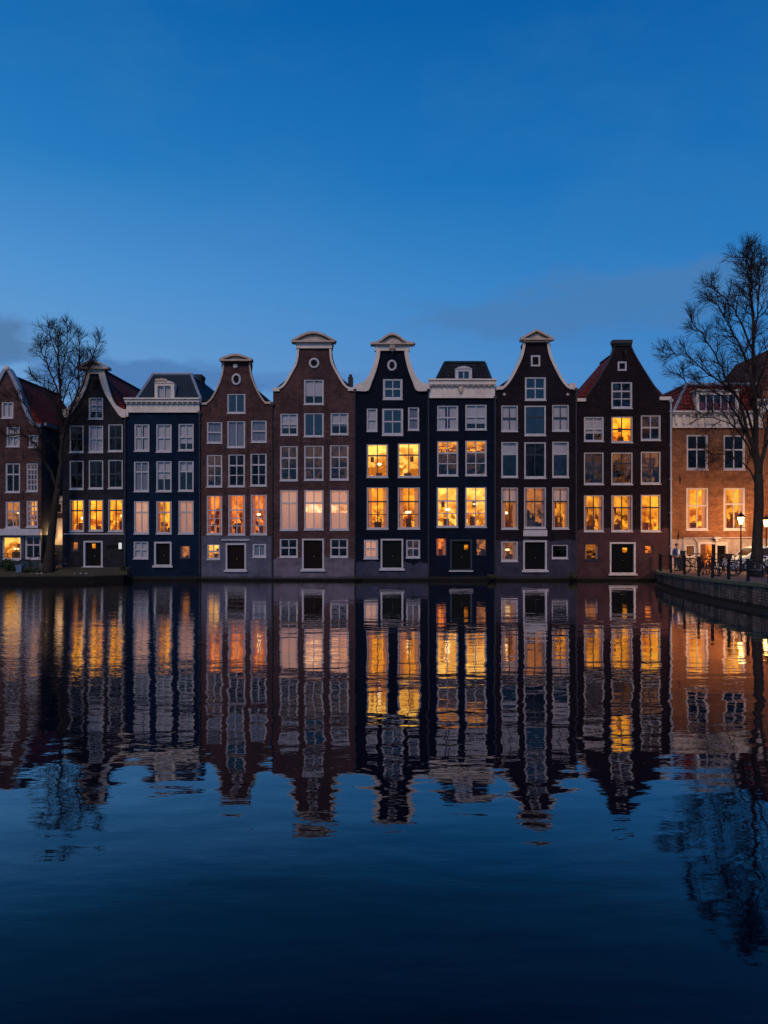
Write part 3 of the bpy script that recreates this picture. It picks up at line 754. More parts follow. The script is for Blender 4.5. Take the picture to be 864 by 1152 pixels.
ch = MB(); ch.box(wx(216.5, F+3), wx(226.5, F+3), F+3, F+4, 8.0, wz(422.5, F+3)); ch.box(wx(216, F+3), wx(227, F+3), F+2.95, F+4.05, wz(424.5, F+3), wz(421.5, F+3)+0.02); ch.build('chimney', M_CHIMNEY, h3)
drainpipe(h3, 225, 466, 647)

# ------------------------------------------------------------------ house 4
h4 = house('canal_house', 'brown brick neck gable house with pale grey plastered ground floor and orange lit third row', 226, 307, B_H4,
    [(226, 454), (232, 453.5), (238, 448), (245, 435), (250, 421), (251.5, 406), (281, 406), (282.5, 421), (288, 436), (294, 447), (299, 452.5), (307, 453)],
    [((255.5, 442.8, 276, 465), 2, [], 'S'),
     ((232.5, 474.5, 250, 498.5), 1, H1, 'C'), ((255.5, 473.5, 275.8, 503.5), 2, [], 'C'), ((282.3, 472.8, 300, 497.5), 1, H1, 'C'),
     ((232.3, 511.5, 250, 547.8), 2, H2, 'B', dict(sash=M_WHITE)), ((256.5, 511, 275.5, 547.5), 2, H2, 'K', dict(sash=M_WHITE)), ((281.5, 510, 300, 546.8), 2, H2, 'K', dict(sash=M_WHITE)),
     ((232.3, 557.3, 250, 601.3), 2, H3, 'O'), ((256.5, 556.5, 275.8, 601.8), 2, H3, 'O'), ((281.8, 556.2, 300.3, 601.5), 2, H3, 'O'),
     ((232.8, 612, 247.4, 629.3), 2, H1, 'W'), ((284, 611.5, 299.3, 627), 2, [], 'C', dict(cas=1.8))],
    [dict(rect=(253.8, 611.2, 276.8, 641.5), panel=simple_mat('brown_door', (0.010, 0.004, 0.003), 0.5, spec=0.1))], seed=4)
gable_roof(h4, 226, 307, 453, 266, 418, M_DARKTILE, 7.5)
cl = smooth_line([(226, 454), (232, 453.5), (238, 448), (245, 435), (250, 421), (251.5, 406)]); cr = smooth_line([(281, 406), (282.5, 421), (288, 436), (294, 447), (299, 452.5), (307, 453)])
MB().ribbon(WP(offset_line(cl, -0.6)), WP(offset_line(cl, 1.0)), F-0.07, F+0.34).box(wx(226.3), wx(233), F-0.1, F+0.33, wz(455.5), wz(453)).build('gable_coping', M_SAND, h4)
MB().ribbon(WP(offset_line(cr, -0.6)), WP(offset_line(cr, 1.0)), F-0.07, F+0.34).box(wx(298), wx(306.7), F-0.1, F+0.33, wz(454.5), wz(452)).build('gable_coping', M_SAND, h4)
cap(h4, 248, 284, 405.5, 399, 0, 0, 0)
oculus(h4, 266, 427, 4.2, 5.5)
MB().ring((wx(265), F-0.04, wz(412)), 0.08, 0.08, n=16, m=8).build('stone_disc', M_WHITE, h4)
anchors(h4, [(243, 455), (290, 457), (236, 460), (229, 520), (303, 520), (253, 553), (279, 553), (253, 506), (279, 506)])
sc = MB(); sc.box(wx(249.5), wx(281), F-0.10, F-0.003, wz(608.3), wz(606.8))
for k in range(9): sc.ball((wx(250.5+k*3.6), F-0.1, wz(607.0)), 0.05, 0.04, 0.05, 6, 4)
sc.build('door_moulding', M_WHITE, h4)
drainpipe(h4, 306.4, 456, 647)

# ------------------------------------------------------------------ house 5
WS = dict(sash=M_WHITE)
h5 = house('canal_house', 'tall brown brick neck gable house with a round ring window and peach curtained third row', 307, 400, B_H5,
    [(307, 438.5), (312, 437.5), (319, 433), (327, 420), (333, 408), (334.8, 396), (335, 384), (372, 384), (373.5, 396), (376, 408), (382, 421), (389, 433), (393, 437), (400, 437.5)],
    [((341.8, 426.8, 364.2, 455), 2, [], 'C'),
     ((315.3, 465, 335.2, 489.7), 2, H1, 'C'), ((341.8, 464.5, 364.2, 491.3), 2, [], 'S'), ((371.8, 464.3, 392, 489), 2, H1, 'C'),
     ((314.8, 501.5, 335, 540.8), 2, H2, 'B', WS), ((342, 501, 364, 540.3), 2, H2, 'B', WS), ((371, 500.5, 392.2, 540), 2, H2, 'B', WS),
     ((314.8, 551, 335, 596.5), 2, [0.68], 'P', WS), ((342, 551, 364, 596), 2, [0.68], 'PY', WS), ((371, 551, 392.2, 596.3), 2, [0.68], 'PY', WS),
     ((314.5, 606, 335, 627), 2, H1, 'K', WS), ((371.3, 606, 391.6, 627), 2, H1, 'K', WS)],
    [dict(rect=(339.8, 606, 364.5, 641), panel=simple_mat('brown_black_door', (0.010, 0.005, 0.004), 0.5, spec=0.1))], seed=5)
gable_roof(h5, 307, 400, 437.5, 353.5, 399, M_DARKTILE, 8)
cl = smooth_line([(307, 438.5), (312, 437.5), (319, 433), (327, 420), (333, 408), (334.8, 396), (335, 384)]); cr = [(707-x, y) for x, y in reversed(cl)]
MB().ribbon(WP(offset_line(cl, -0.8)), WP(offset_line(cl, 1.6)), F-0.09, F+0.34).box(wx(307.3), wx(314.5), F-0.14, F+0.33, wz(440.5), wz(436.8)).build('gable_coping', M_CREAM, h5)
MB().ribbon(WP(offset_line(cr, -0.8)), WP(offset_line(cr, 1.6)), F-0.09, F+0.34).box(wx(391.5), wx(399.7), F-0.14, F+0.33, wz(440), wz(436)).build('gable_coping', M_CREAM, h5)
cap(h5, 328.3, 377.5, 384.5, 374, 392.3, 333.2, 373.6)
oculus(h5, 353.4, 408.8, 4.8, 4.8)
anchors(h5, [(324, 445), (382.3, 443), (338, 459), (368, 459), (336, 405), (338, 497), (368, 497), (338, 546), (368, 546), (310.5, 497), (396, 545)])
cm_ = MB(); cm_.box(wx(391.5, F+2), wx(397, F+2), F+2, F+2.5, 9.5, wz(424, F+2)); cm_.tube([(wx(394.2, F+2), F+2.25, wz(424, F+2)), (wx(394.2, F+2), F+2.25, wz(420.5, F+2))], 0.1, 8); cm_.build('chimney', simple_mat('dark_chimney', (0.03, 0.04, 0.06), 0.7), h5)
drainpipe(h5, 399.3, 441, 647)

# ------------------------------------------------------------------ house 6
DS = dict(sash=M_DARKSASH)
h6 = house('canal_house', 'blue-black neck gable house with wide cream scrolls and four bright yellow windows', 400, 482.5, B_H6,
    [(400, 437), (411, 434), (417, 425), (422, 412), (424, 398), (425, 388), (458, 388), (459, 398), (461, 412), (466, 425), (471, 434), (482.5, 437)],
    [((430.8, 426, 452.8, 449.3), 2, H1, 'S', dict(cas=2)),
     ((412.5, 459.3, 424.5, 485.2), 1, H1, 'C'), ((429.8, 459.3, 453.5, 489.7), 2, H1, 'S', dict(cas=2)), ((459, 458, 471.5, 484), 1, H1, 'C'),
     ((412.5, 499.5, 436.5, 537), 2, T, 'W', DS), ((447.5, 498.5, 472.5, 537), 2, T, 'W', DS),
     ((412.5, 548, 436.8, 595.2), 2, H2, 'Yp', DS), ((447.5, 548, 472.5, 595), 2, H2, 'Yp', DS),
     ((409.3, 607, 425.3, 628.5), 2, H1, 'P', dict(cas=1.8)), ((456.8, 607, 472.6, 627.5), 2, H1, 'B', WS)],
    [dict(rect=(428.3, 606.2, 453.6, 640), panel=simple_mat('green_black_door', (0.006, 0.009, 0.008), 0.5, spec=0.1))], seed=6)
gable_roof(h6, 400, 482.5, 437, 441.3, 404, M_DARKTILE, 8)
ol = smooth_line([(399.5, 432.5), (408, 430.5), (415, 422.5), (421, 407), (423, 396), (421.5, 388)]); il = smooth_line([(399.5, 440), (413.5, 440), (418.5, 430), (424, 415), (427.5, 399), (427, 394)])
orr = [(882.6-x, y) for x, y in ol]; irr = [(882.6-x, y) for x, y in il]
MB().ribbon(WP(ol), WP(il), F-0.18, F+0.34).build('gable_scroll', M_CREAM, h6)
MB().ribbon(WP(orr), WP(irr), F-0.18, F+0.34).build('gable_scroll', M_CREAM, h6)
c6 = cap(h6, 417, 465.8, 387, 375.6, 395, 421.5, 461, shape='ogee')
o = MB()
for dx, dz, r_ in ((0, 0, 0.2), (-0.2, 0.1, 0.13), (0.2, 0.1, 0.13), (0, 0.2, 0.13), (-0.1, -0.22, 0.1), (0.1, -0.22, 0.1), (0, -0.38, 0.07)): o.ball((wx(441.3)+dx, F-0.22, wz(388.5)+dz), r_, 0.12, r_, 8, 6)
o.build('carved_crest', M_SAND, c6)
hk = MB(); hk.tube([(wx(441.3), F-0.1, wz(397)), (wx(441.3), F-0.5, wz(397)), (wx(441.3), F-0.5, wz(401))], 0.035, 6); hk.build('hoist_hook', M_IRON, h6)
oculus(h6, 441, 411.3, 4.2, 5.2)
drainpipe(h6, 482, 441, 647)

# ------------------------------------------------------------------ house 7
h7 = house('canal_house', 'narrow dark navy house with cream cornice, small dormer and two windows per floor', 482.5, 557.5, B_H7,
    [(482.5, 447), (557.5, 447)],
    [((491.8, 456, 515.5, 484), 2, H1, 'C'), ((523.5, 455, 547.5, 483.5), 2, H1, 'C'),
     ((491.8, 496, 515.5, 535.3), 2, H2, 'BT', WS), ((523.5, 495.3, 547.5, 535), 2, H2, 'BT', WS),
     ((491.3, 548, 515.3, 593), 2, H2, 'W', dict(sash=M_SASH)), ((523.3, 547.8, 547.3, 593), 2, H2, 'W', dict(sash=M_SASH)),
     ((490.5, 605.5, 502.3, 625.5), 1, [], 'O', dict(cas=0.7, sill=False, frame_mat=M_DARKSASH)), ((535.8, 606.5, 547, 625), 1, [], 'D', dict(cas=0.7, sill=False, frame_mat=M_DARKSASH))],
    [dict(rect=(506.5, 607, 531, 641.5), frame_mat=M_DARKSASH, glow=(0.78, 0.75))], seed=7)
mansard(h7, (490.5, 553, 428), (500.5, 545, 408.5), M_DARKTILE, 8, hips=M_SLATE)
dormer(h7, (512.3, 415, 531, 429), (515.5, 417.8, 528, 428.5), M_WHITE, 'S', random.Random(8))
k7 = cornice(h7, 483.2, 556.8, 427.3, 434, 448.2)
MB().ball((wx(518), F-0.18, wz(438)), 0.16, 0.1, 0.2).ball((wx(518), F-0.2, wz(441)), 0.09, 0.08, 0.12).build('carved_crest', M_SAND, k7)
MB().box(wx(505), wx(532), F-0.14, F-0.003, wz(643), wz(641.6)).build('door_sill', M_WHITE, h7)
drainpipe(h7, 556.8, 449, 647)

# ------------------------------------------------------------------ house 8
h8 = house('canal_house', 'dark aubergine bell gable house with thin cream coping and a white panel above its door', 557.5, 648.5, B_H8,
    [(557.5, 437), (561, 436.7), (567, 434.5), (575, 424), (584, 406), (587.5, 396), (589, 386), (617, 386), (618.5, 396), (622, 406), (630.5, 424), (638.5, 434.5), (644, 436.5), (648.5, 436.5)],
    [((590.5, 424, 614.3, 450.3), 2, H1, 'S', dict(cas=1.7)),
     ((564, 455.8, 582.6, 485.4), 2, H1, 'C', DS), ((590, 456, 614.2, 490), 2, [0.62], 'S', dict(sash=M_DARKSASH, cas=1.7)), ((621.3, 455.2, 640, 485), 2, H1, 'C', DS),
     ((564, 497, 582.8, 537), 1, T, 'CH'), ((589.8, 497.2, 614.3, 538), 2, T, 'K', dict(sash=M_DARKSASH, cas=1.7)), ((621.3, 496.5, 640, 537), 1, T, 'CH'),
     ((564, 548.2, 582.8, 595.2), 2, T, 'AH', DS), ((589.6, 548, 614.3, 594.5), 2, H2, 'D', dict(sash=M_DARKSASH, cas=1.5)), ((621.2, 548, 640, 595), 2, T, 'AH', DS),
     ((563.8, 608.8, 582.6, 631.5), 1, [], 'D', dict(cas=1.5)), ((620.8, 612.8, 639, 628.3), 1, [], 'K', dict(cas=1.2))],
    [dict(rect=(588.6, 608, 615.2, 641.8))], seed=8)
gable_roof(h8, 557.5, 648.5, 436.5, 603, 404, M_DARKTILE, 7)
cl = smooth_line([(557.5, 437), (561, 436.7), (567, 434.5), (575, 424), (584, 406), (587.5, 396), (589, 386)]); cr = [(1206-x, y) for x, y in reversed(cl)]
MB().ribbon(WP(offset_line(cl, -0.9)), WP(offset_line(cl, 2.0)), F-0.09, F+0.34).box(wx(558), wx(566), F-0.12, F+0.33, wz(438.5), wz(434.8)).build('gable_coping', M_CREAM, h8)
MB().ribbon(WP(offset_line(cr, -0.9)), WP(offset_line(cr, 2.0)), F-0.09, F+0.34).box(wx(640.3), wx(647.7), F-0.12, F+0.33, wz(438), wz(431.5)).build('gable_coping', M_CREAM, h8)
cap(h8, 585, 621, 382, 371.5, 385.3, 588.3, 617.7, shape='tri')
oculus(h8, 602.4, 406, 5.2, 6.2, True)
for wf in ((590.0, 595.6, 614.5, 603.2),):
    MB().box(wx(588.6), wx(615.5), F-0.06, F-0.003, wz(603.2), wz(596.4)).build('white_panel', M_WHITE, h8)
sh = MB()
for a_ in (567.2, 638.5): sh.ball((wx(a_), F-0.05, wz(444)), 0.09, 0.06, 0.09)
sh.build('stone_stud', M_SAND, h8)
drainpipe(h8, 647.9, 440, 647)

# ------------------------------------------------------------------ house 9
h9 = house('canal_house', 'dark maroon bell gable house with flat top and red tiled roof showing on its left', 648.5, 755, B_H9,
    [(648.5, 449), (658, 448), (672, 428), (684, 408), (690, 394), (690.8, 386), (709.5, 386), (711, 392), (717, 404), (730, 425), (743, 445), (748, 449), (755, 449)],
    [((687.8, 429.6, 711.4, 459.3), 2, H2, 'S', dict(cas=1.6)),
     ((657, 468.8, 679.3, 496.5), 2, H1, 'CB'), ((687.8, 468.5, 711.8, 497.8), 2, H1, 'Y', DS), ((721, 467, 743.4, 495.3), 2, H1, 'B'),
     ((657, 508.8, 679.2, 545), 2, H1, 'B', DS), ((687.8, 508.8, 711.8, 545), 2, H2, 'F', DS), ((721, 508, 743.3, 544.5), 2, H1, 'F', DS),
     ((657, 557, 679.2, 598), 2, T, 'A', DS), ((687.8, 557, 711.8, 598), 2, T, 'A', DS), ((721, 556.6, 743.3, 598), 2, T, 'Yn', DS),
     ((657.8, 612, 674, 630), 1, [], 'D', dict(cas=0.7, frame_mat=M_DARKSASH)), ((725.5, 613.8, 735, 623), 1, [], 'O', dict(cas=0.6, sill=False, frame_mat=M_DARKSASH))],
    [dict(rect=(686, 610, 715, 645.5), glow=(0.62, 0.75))], seed=9)
gable_roof(h9, 648.5, 755, 450, 700, 391, M_REDTILE, 4.6)
MB().box(wx(649), wx(658.7), F-0.12, F+0.33, wz(451.8), wz(448.3)).build('shoulder_stone', M_CREAM, h9); MB().box(wx(741.5), wx(754.5), F-0.12, F+0.33, wz(450.3), wz(446.5)).build('shoulder_stone', M_CREAM, h9)
MB().box(wx(688.5), wx(710.6), F-0.2, F+0.34, wz(387), wz(383)).box(wx(690), wx(709.5), F-0.1, F+0.33, wz(389), wz(387.01)).build('gable_cap', simple_mat('dark_stone', (0.05, 0.042, 0.045), 0.8), h9)
cl = smooth_line([(658, 448), (672, 428), (684, 408), (690, 394), (690.8, 386)]); cr = smooth_line([(709.5, 386), (711, 392), (717, 404), (730, 425), (743, 445)])
for c_ in (cl, cr): MB().ribbon(WP(offset_line(c_, -0.5)), WP(offset_line(c_, 0.8)), F-0.05, F+0.33).build('gable_coping', simple_mat('dark_coping', (0.045, 0.035, 0.04), 0.8), h9)
oculus(h9, 699.8, 412, 5, 5.2, True)
MB().tube([(wx(700.5), F, wz(397)), (wx(700.5), F-0.6, wz(397)), (wx(700.5), F-0.6, wz(400))], 0.04, 6).build('hoist_beam', M_IRON, h9)
drainpipe(h9, 754.2, 452, 641, M_PALEPIPE, 0.06)

# ------------------------------------------------------------------ house 10
WB = dict(sash=M_WHITE, cas=1.6)
zs = street_z(46)-0.15
h10 = house('canal_house', 'orange brick house behind the street lamps, with cream cornice and wide dormer', 755, 858, B_H10,
    [(755, 480), (858, 480)],
    [((772.5, 489, 796.5, 528.3), 2, [0.58], 'K', WB), ((814, 489.5, 838.3, 528.5), 2, [0.58], 'K', WB),
     ((772, 549, 797, 596.3), 2, [0.58], 'Y', dict(cas=1.6)), ((814, 549, 838.3, 596.3), 2, [0.62], 'A', WB),
     ((770.5, 612.5, 783, 627.5), 1, [], 'D', dict(cas=1.9))],
    [dict(rect=(805, 612, 818.5, 640), frame_mat=M_WHITE)], zb=zs, depth=9, seed=10)
# open doorway with an orange hall left of the dark leaf
dx0, dz1 = P(786, 612); dx1, dz0 = P(804.6, 640)
dk = MB().box(dx0, dx0+0.1, F-0.02, F-0.001, dz0, dz1).box(dx0, dx1+0.75, F-0.022, F-0.001, dz1, dz1+0.12).build('open_doorway', M_WHITE, h10)
MB().box(dx0+0.11, dx0+0.42, F-0.015, F-0.001, dz0, dz1-0.02).build('door', simple_mat('warm_brown_door', (0.16, 0.06, 0.02), 0.5), dk)
MB().box(dx0+0.43, dx0+0.80, F-0.012, F-0.002, dz0, dz1-0.06).build('hall_opening', ROOM['O'], dk)
MB().box(dx0+0.81, dx1, F-0.015, F-0.001, dz0, dz1-0.02).build('door', M_DOOR, dk)
mansard(h10, (757.5, 874, 463.5), (772, 862, 433), M_REDTILE, 8, hips=M_LEAD)
dormer(h10, (783.5, 440, 831, 464), (786.5, 444, 828, 462.5), M_CREAM, 'K', random.Random(4), flat=True, divs=5)
cornice(h10, 755.8, 857.5, 463, 466.5, 481.5, dentils=False)
for k in range(12): MB().box(wx(758+k*8.3), wx(760.4+k*8.3), F-0.26, F-0.101, wz(477), wz(467.5)).build('cornice_bracket', M_CREAM, h10)
pb = MB(); pb.tube([(wx(768.5), F-0.06, wz(627)), (wx(768.5), F-0.06, wz(605.5)), (wx(850), F-0.06, wz(604.6))], 0.035, 6); pb.tube([(wx(780.5), F-0.06, wz(605)), (wx(784.3), F-0.06, wz(610)), (wx(785.3), F-0.06, wz(618)), (wx(785.3), F-0.06, wz(636))], 0.04, 6)
pb.build('cable_pipe', M_PALEPIPE, h10)
MB().box(wx(801), wx(809), F-0.35, F-0.003, wz(606), wz(604)).box(wx(803.5), wx(806.5), F-0.25, F-0.003, wz(609), wz(606.01)).build('door_lamp', M_WHITE, h10)
anchors(h10, [(763, 603), (765, 540)])

# ------------------------------------------------------------------ house 11
h11 = house('canal_house', 'brick house at the right edge with a tall brown roof behind the big tree', 858, 945, B_H11,
    [(858, 440), (945, 440)],
    [((868, 489, 890, 528), 2, [0.58], 'K', WB), ((908, 489, 930, 528), 2, [0.58], 'K', WB), ((868, 549, 890, 596), 2, [0.58], 'A', WB), ((908, 549, 930, 596), 2, [0.58], 'P', WB),
     ((868, 612, 884, 627), 1, [], 'D', dict(cas=1.7))], [dict(rect=(900, 612, 918, 640))], zb=zs, depth=9, seed=11)
mansard(h11, (846, 960, 453), (868, 938, 392), M_BROWNTILE, 9, y_in=0.05, lean=2.0)
cornice(h11, 850, 945, 450, 453, 462, dentils=False)

# ------------------------------------------------------------------ ground, water, banks
def water_mat():
    m, nt, out = newmat('canal_water')
    geo = N(nt, 'ShaderNodeNewGeometry'); pos = geo.outputs['Position']
    # wind ripples: several sizes, longer across the line of sight
    a = noise(nt, pos, 1.0, 2, 0.5, (0.42, 0.9, 1))
    b = noise(nt, pos, 1.0, 3, 0.5, (1.5, 3.4, 1))
    c = noise(nt, pos, 1.0, 2, 0.5, (3.6, 9.0, 1))
    sep = N(nt, 'ShaderNodeSeparateXYZ'); L(nt, pos, sep.inputs[0])
    left = ramp(nt, math_(nt, 'ADD', math_(nt, 'MULTIPLY', sep.outputs[0], -0.033), 0.33), [(0.42, 0.05), (0.70, 1.0)])
    far = ramp(nt, math_(nt, 'DIVIDE', sep.outputs[1], 46.0), [(0.22, 0.0), (0.48, 1.0)])
    br = ramp(nt, noise(nt, pos, 1.0, 2, 0.5, (0.10, 0.05, 1)), [(0.35, 0.35), (0.65, 1.0)])
    breeze = math_(nt, 'MULTIPLY', math_(nt, 'MULTIPLY', left, far), br)
    h = math_(nt, 'MULTIPLY', a, WA)
    h = math_(nt, 'ADD', h, math_(nt, 'MULTIPLY', b, WB_))
    hc = math_(nt, 'MULTIPLY', c, math_(nt, 'ADD', math_(nt, 'MULTIPLY', breeze, WC2), WC))
    h = math_(nt, 'ADD', h, hc)
    bp = N(nt, 'ShaderNodeBump'); bp.inputs['Strength'].default_value = 1.0; bp.inputs['Distance'].default_value = 1.0
    L(nt, h, bp.inputs['Height'])
    lw = N(nt, 'ShaderNodeLayerWeight'); lw.inputs['Blend'].default_value = 0.5; L(nt, bp.outputs[0], lw.inputs['Normal'])
    k = ramp(nt, lw.outputs['Facing'], [(0.0, 0.015), (0.42, 0.022), (0.56, 0.09), (0.68, 0.34), (0.80, 0.58), (0.875, 0.90), (1.0, 1.0)])
    g = N(nt, 'ShaderNodeBsdfGlossy'); g.inputs[0].default_value = (1.0, 0.975, 1.0, 1); g.inputs['Roughness'].default_value = 0.02; L(nt, bp.outputs[0], g.inputs['Normal'])
    df = N(nt, 'ShaderNodeBsdfDiffuse'); df.inputs[0].default_value = (0.001, 0.002, 0.009, 1)
    mx = N(nt, 'ShaderNodeMixShader'); L(nt, k, mx.inputs[0]); L(nt, df.outputs[0], mx.inputs[1]); L(nt, g.outputs[0], mx.inputs[2])
    L(nt, mx.outputs[0], out.inputs[0])
    return m
WA, WB_, WC, WC2 = 0.0150, 0.0026, 0.00045, 0.013
wm = MB(); wm.v = [(-300, -250, 0), (300, -250, 0), (300, 46.2, 0), (-300, 46.2, 0)]; wm.f = [(0, 1, 2, 3)]
struct(wm.build('canal_water', water_mat()))
bed = MB(); bed.v = [(-300, -250, -1.8), (300, -250, -1.8), (300, 46.2, -1.8), (-300, 46.2, -1.8)]; bed.f = [(0, 1, 2, 3)]
# land behind the houses to the horizon
gm = simple_mat('earth_ground', (0.05, 0.05, 0.045), 0.95)
g = MB(); g.v = [(-900, 46.25, 0.35), (900, 46.25, 0.35), (900, 1500, 0.35), (-900, 1500, 0.35)]; g.f = [(0, 1, 2, 3)]
struct(g.build('ground', gm))

def cobble_mat():
    m, nt, out = newmat('cobbles')
    geo = N(nt, 'ShaderNodeNewGeometry'); pos = geo.outputs['Position']
    bt = N(nt, 'ShaderNodeTexBrick'); bt.inputs['Scale'].default_value = 1; bt.inputs['Brick Width'].default_value = 0.2; bt.inputs['Row Height'].default_value = 0.1
    bt.inputs['Mortar Size'].default_value = 0.008; bt.inputs['Color1'].default_value = (0.20, 0.14, 0.12, 1); bt.inputs['Color2'].default_value = (0.14, 0.10, 0.09, 1); bt.inputs['Mortar'].default_value = (0.05, 0.04, 0.035, 1)
    L(nt, pos, bt.inputs['Vector'])
    col = mixc(nt, ramp(nt, noise(nt, pos, 0.8, 6, 0.7), [(0.4, 0), (0.75, 0.7)]), bt.outputs[0], (0.06, 0.055, 0.045))
    p = N(nt, 'ShaderNodeBsdfPrincipled'); p.inputs['Roughness'].default_value = 0.7; L(nt, col, p.inputs['Base Color']); L(nt, p.outputs[0], out.inputs[0])
    return m
M_COB = cobble_mat()
EDGE = [(16.95, 45.98), (16.2, 44.0), (15.6, 42.2), (15.25, 39.5), (15.02, 37), (14.92, 33), (15.2, 29), (15.5, 20), (16.2, 8), (17, -2)]
sm = MB(); pts = [(x, y) for x, y in EDGE]+[(80, -2), (80, 45.98)]
sm.v = [(x, y, street_z(y)) for x, y in pts]
sm.f = [tuple(t) for t in tessellate_polygon([[Vector((x, y, 0)) for x, y in pts]])]
so = sm.build('street', M_COB); fix_normals(so); struct(so)
def quay_mat():
    m, nt, out = newmat('quay_stone')
    geo = N(nt, 'ShaderNodeNewGeometry'); pos = geo.outputs['Position']
    sep = N(nt, 'ShaderNodeSeparateXYZ'); L(nt, pos, sep.inputs[0])
    cmb = N(nt, 'ShaderNodeCombineXYZ'); L(nt, sep.outputs[1], cmb.inputs[0]); L(nt, sep.outputs[2], cmb.inputs[1])
    bt = N(nt, 'ShaderNodeTexBrick'); bt.inputs['Scale'].default_value = 1; bt.inputs['Brick Width'].default_value = 0.30; bt.inputs['Row Height'].default_value = 0.12
    bt.inputs['Mortar Size'].default_value = 0.010; bt.inputs['Color1'].default_value = (0.36, 0.24, 0.17, 1); bt.inputs['Color2'].default_value = (0.20, 0.13, 0.10, 1); bt.inputs['Mortar'].default_value = (0.04, 0.035, 0.035, 1)
    L(nt, cmb.outputs[0], bt.inputs['Vector'])
    n1 = noise(nt, pos, 1.0, 5, 0.7, (1.2, 2.6, 0.35)); n2 = noise(nt, pos, 3.0, 6, 0.75)
    col = mixc(nt, ramp(nt, n1, [(0.42, 0), (0.6, 0.85)]), bt.outputs[0], (0.035, 0.030, 0.030))
    col = mixc(nt, ramp(nt, noise(nt, pos, 1.0, 4, 0.7, (2, 3.8, 0.5)), [(0.58, 0), (0.70, 0.75)]), col, (0.42, 0.38, 0.36))
    col = mixc(nt, ramp(nt, n2, [(0.45, 0), (0.7, 0.6)]), col, (0.03, 0.03, 0.025))
    e = math_(nt, 'ADD', sep.outputs[2], math_(nt, 'MULTIPLY', n2, -0.3))
    col = mixc(nt, ramp(nt, e, [(0.08, 0.9), (0.16, 0)]), col, (0.015, 0.017, 0.012))
    b = N(nt, 'ShaderNodeBsdfPrincipled'); b.inputs['Roughness'].default_value = 0.9; b.inputs['Specular IOR Level'].default_value = 0.15
    bp = N(nt, 'ShaderNodeBump'); bp.inputs['Distance'].default_value = 0.03; L(nt, n2, bp.inputs['Height']); L(nt, bp.outputs[0], b.inputs['Normal'])
    L(nt, col, b.inputs['Base Color']); L(nt, b.outputs[0], out.inputs[0]); return m
M_QUAY = quay_mat()
M_COPING = simple_mat('mossy_coping', (0.15, 0.145, 0.085), 0.9, dirt=0.7, scale=2.5, dark=0.35)
q = MB()
for i in range(len(EDGE)-1):
    (xa, ya), (xb, yb) = EDGE[i], EDGE[i+1]
    za, zb_ = street_z(ya), street_z(yb)
    q.hexa([(xa+0.004, ya, -1.5), (xb+0.004, yb, -1.5), (xb+0.5, yb, -1.5), (xa+0.5, ya, -1.5), (xa+0.004, ya, za-0.16), (xb+0.004, yb, zb_-0.16), (xb+0.5, yb, zb_-0.16), (xa+0.5, ya, za-0.16)])
struct(q.build('quay_wall', M_QUAY))
q = MB()
for i in range(len(EDGE)-1):
    (xa, ya), (xb, yb) = EDGE[i], EDGE[i+1]
    za, zb_ = street_z(ya)+0.012, street_z(yb)+0.012
    q.hexa([(xa-0.06, ya, za-0.17), (xb-0.06, yb, zb_-0.17), (xb+0.42, yb, zb_-0.17), (xa+0.42, ya, za-0.17), (xa-0.06, ya, za), (xb-0.06, yb, zb_), (xb+0.42, yb, zb_), (xa+0.42, ya, za)])
struct(q.build('quay_coping', M_COPING, bevel=0.02))
# timber waling at the waterline below the quay
q = MB()
for i in range(1, len(EDGE)-1):
    (xa, ya), (xb, yb) = EDGE[i], EDGE[i+1]
    q.hexa([(xa-0.12, ya, -0.2), (xb-0.12, yb, -0.2), (xb+0.002, yb, -0.2), (xa+0.002, ya, -0.2), (xa-0.12, ya, 0.10), (xb-0.12, yb, 0.10), (xb+0.002, yb, 0.10), (xa+0.002, ya, 0.10)])
struct(q.build('quay_fender_beam', simple_mat('wet_timber', (0.02, 0.017, 0.015), 0.6)))
# ledge along the foot of the waterside houses
struct(MB().box(wx(142), 16.9, F-0.16, F-0.02, -0.8, 0.13).build('house_footing', simple_mat('wet_footing', (0.014, 0.013, 0.012), 0.8, dirt=0.7, spec=0.1)))
# left bank
M_BANK = simple_mat('bank_soil', (0.055, 0.05, 0.038), 0.95, dirt=0.7, scale=2.0)
bk = MB(); top = [(-120, 43.6), (wx(20, 43.6), 43.6), (wx(60, 43.7), 43.75), (wx(105, 44), 44.1), (wx(140, 45), 44.9), (wx(148), 45.9)]
n = len(top)
for i in range(n-1):
    (xa, ya), (xb, yb) = top[i], top[i+1]
    bk.hexa([(xa, ya, -1), (xb, yb, -1), (xb, 46.0, -1), (xa, 46.0, -1), (xa, ya, 0.50), (xb, yb, 0.46 if i < n-2 else 0.25), (xb, 45.99, 0.85 if i < n-2 else 0.5), (xa, 45.99, 0.85)])
struct(bk.build('canal_bank', M_BANK))
bk = MB()
for i in range(n-1):
    (xa, ya), (xb, yb) = top[i], top[i+1]
    za, zb_ = 0.42, 0.40 if i < n-2 else 0.2
    bk.hexa([(xa, ya-0.10, -1), (xb, yb-0.10, -1), (xb, yb-0.003, -1), (xa, ya-0.003, -1), (xa, ya-0.10, za), (xb, yb-0.10, zb_), (xb, yb-0.003, zb_), (xa, ya-0.003, za)])
struct(bk.build('bank_revetment', MATS['wet_footing']))
struct(MB().box(wx(46.6)+0.01, wx(70)-0.01, 46.0, F+1.5, -0.5, 0.86).build('alley_ground', M_COB))

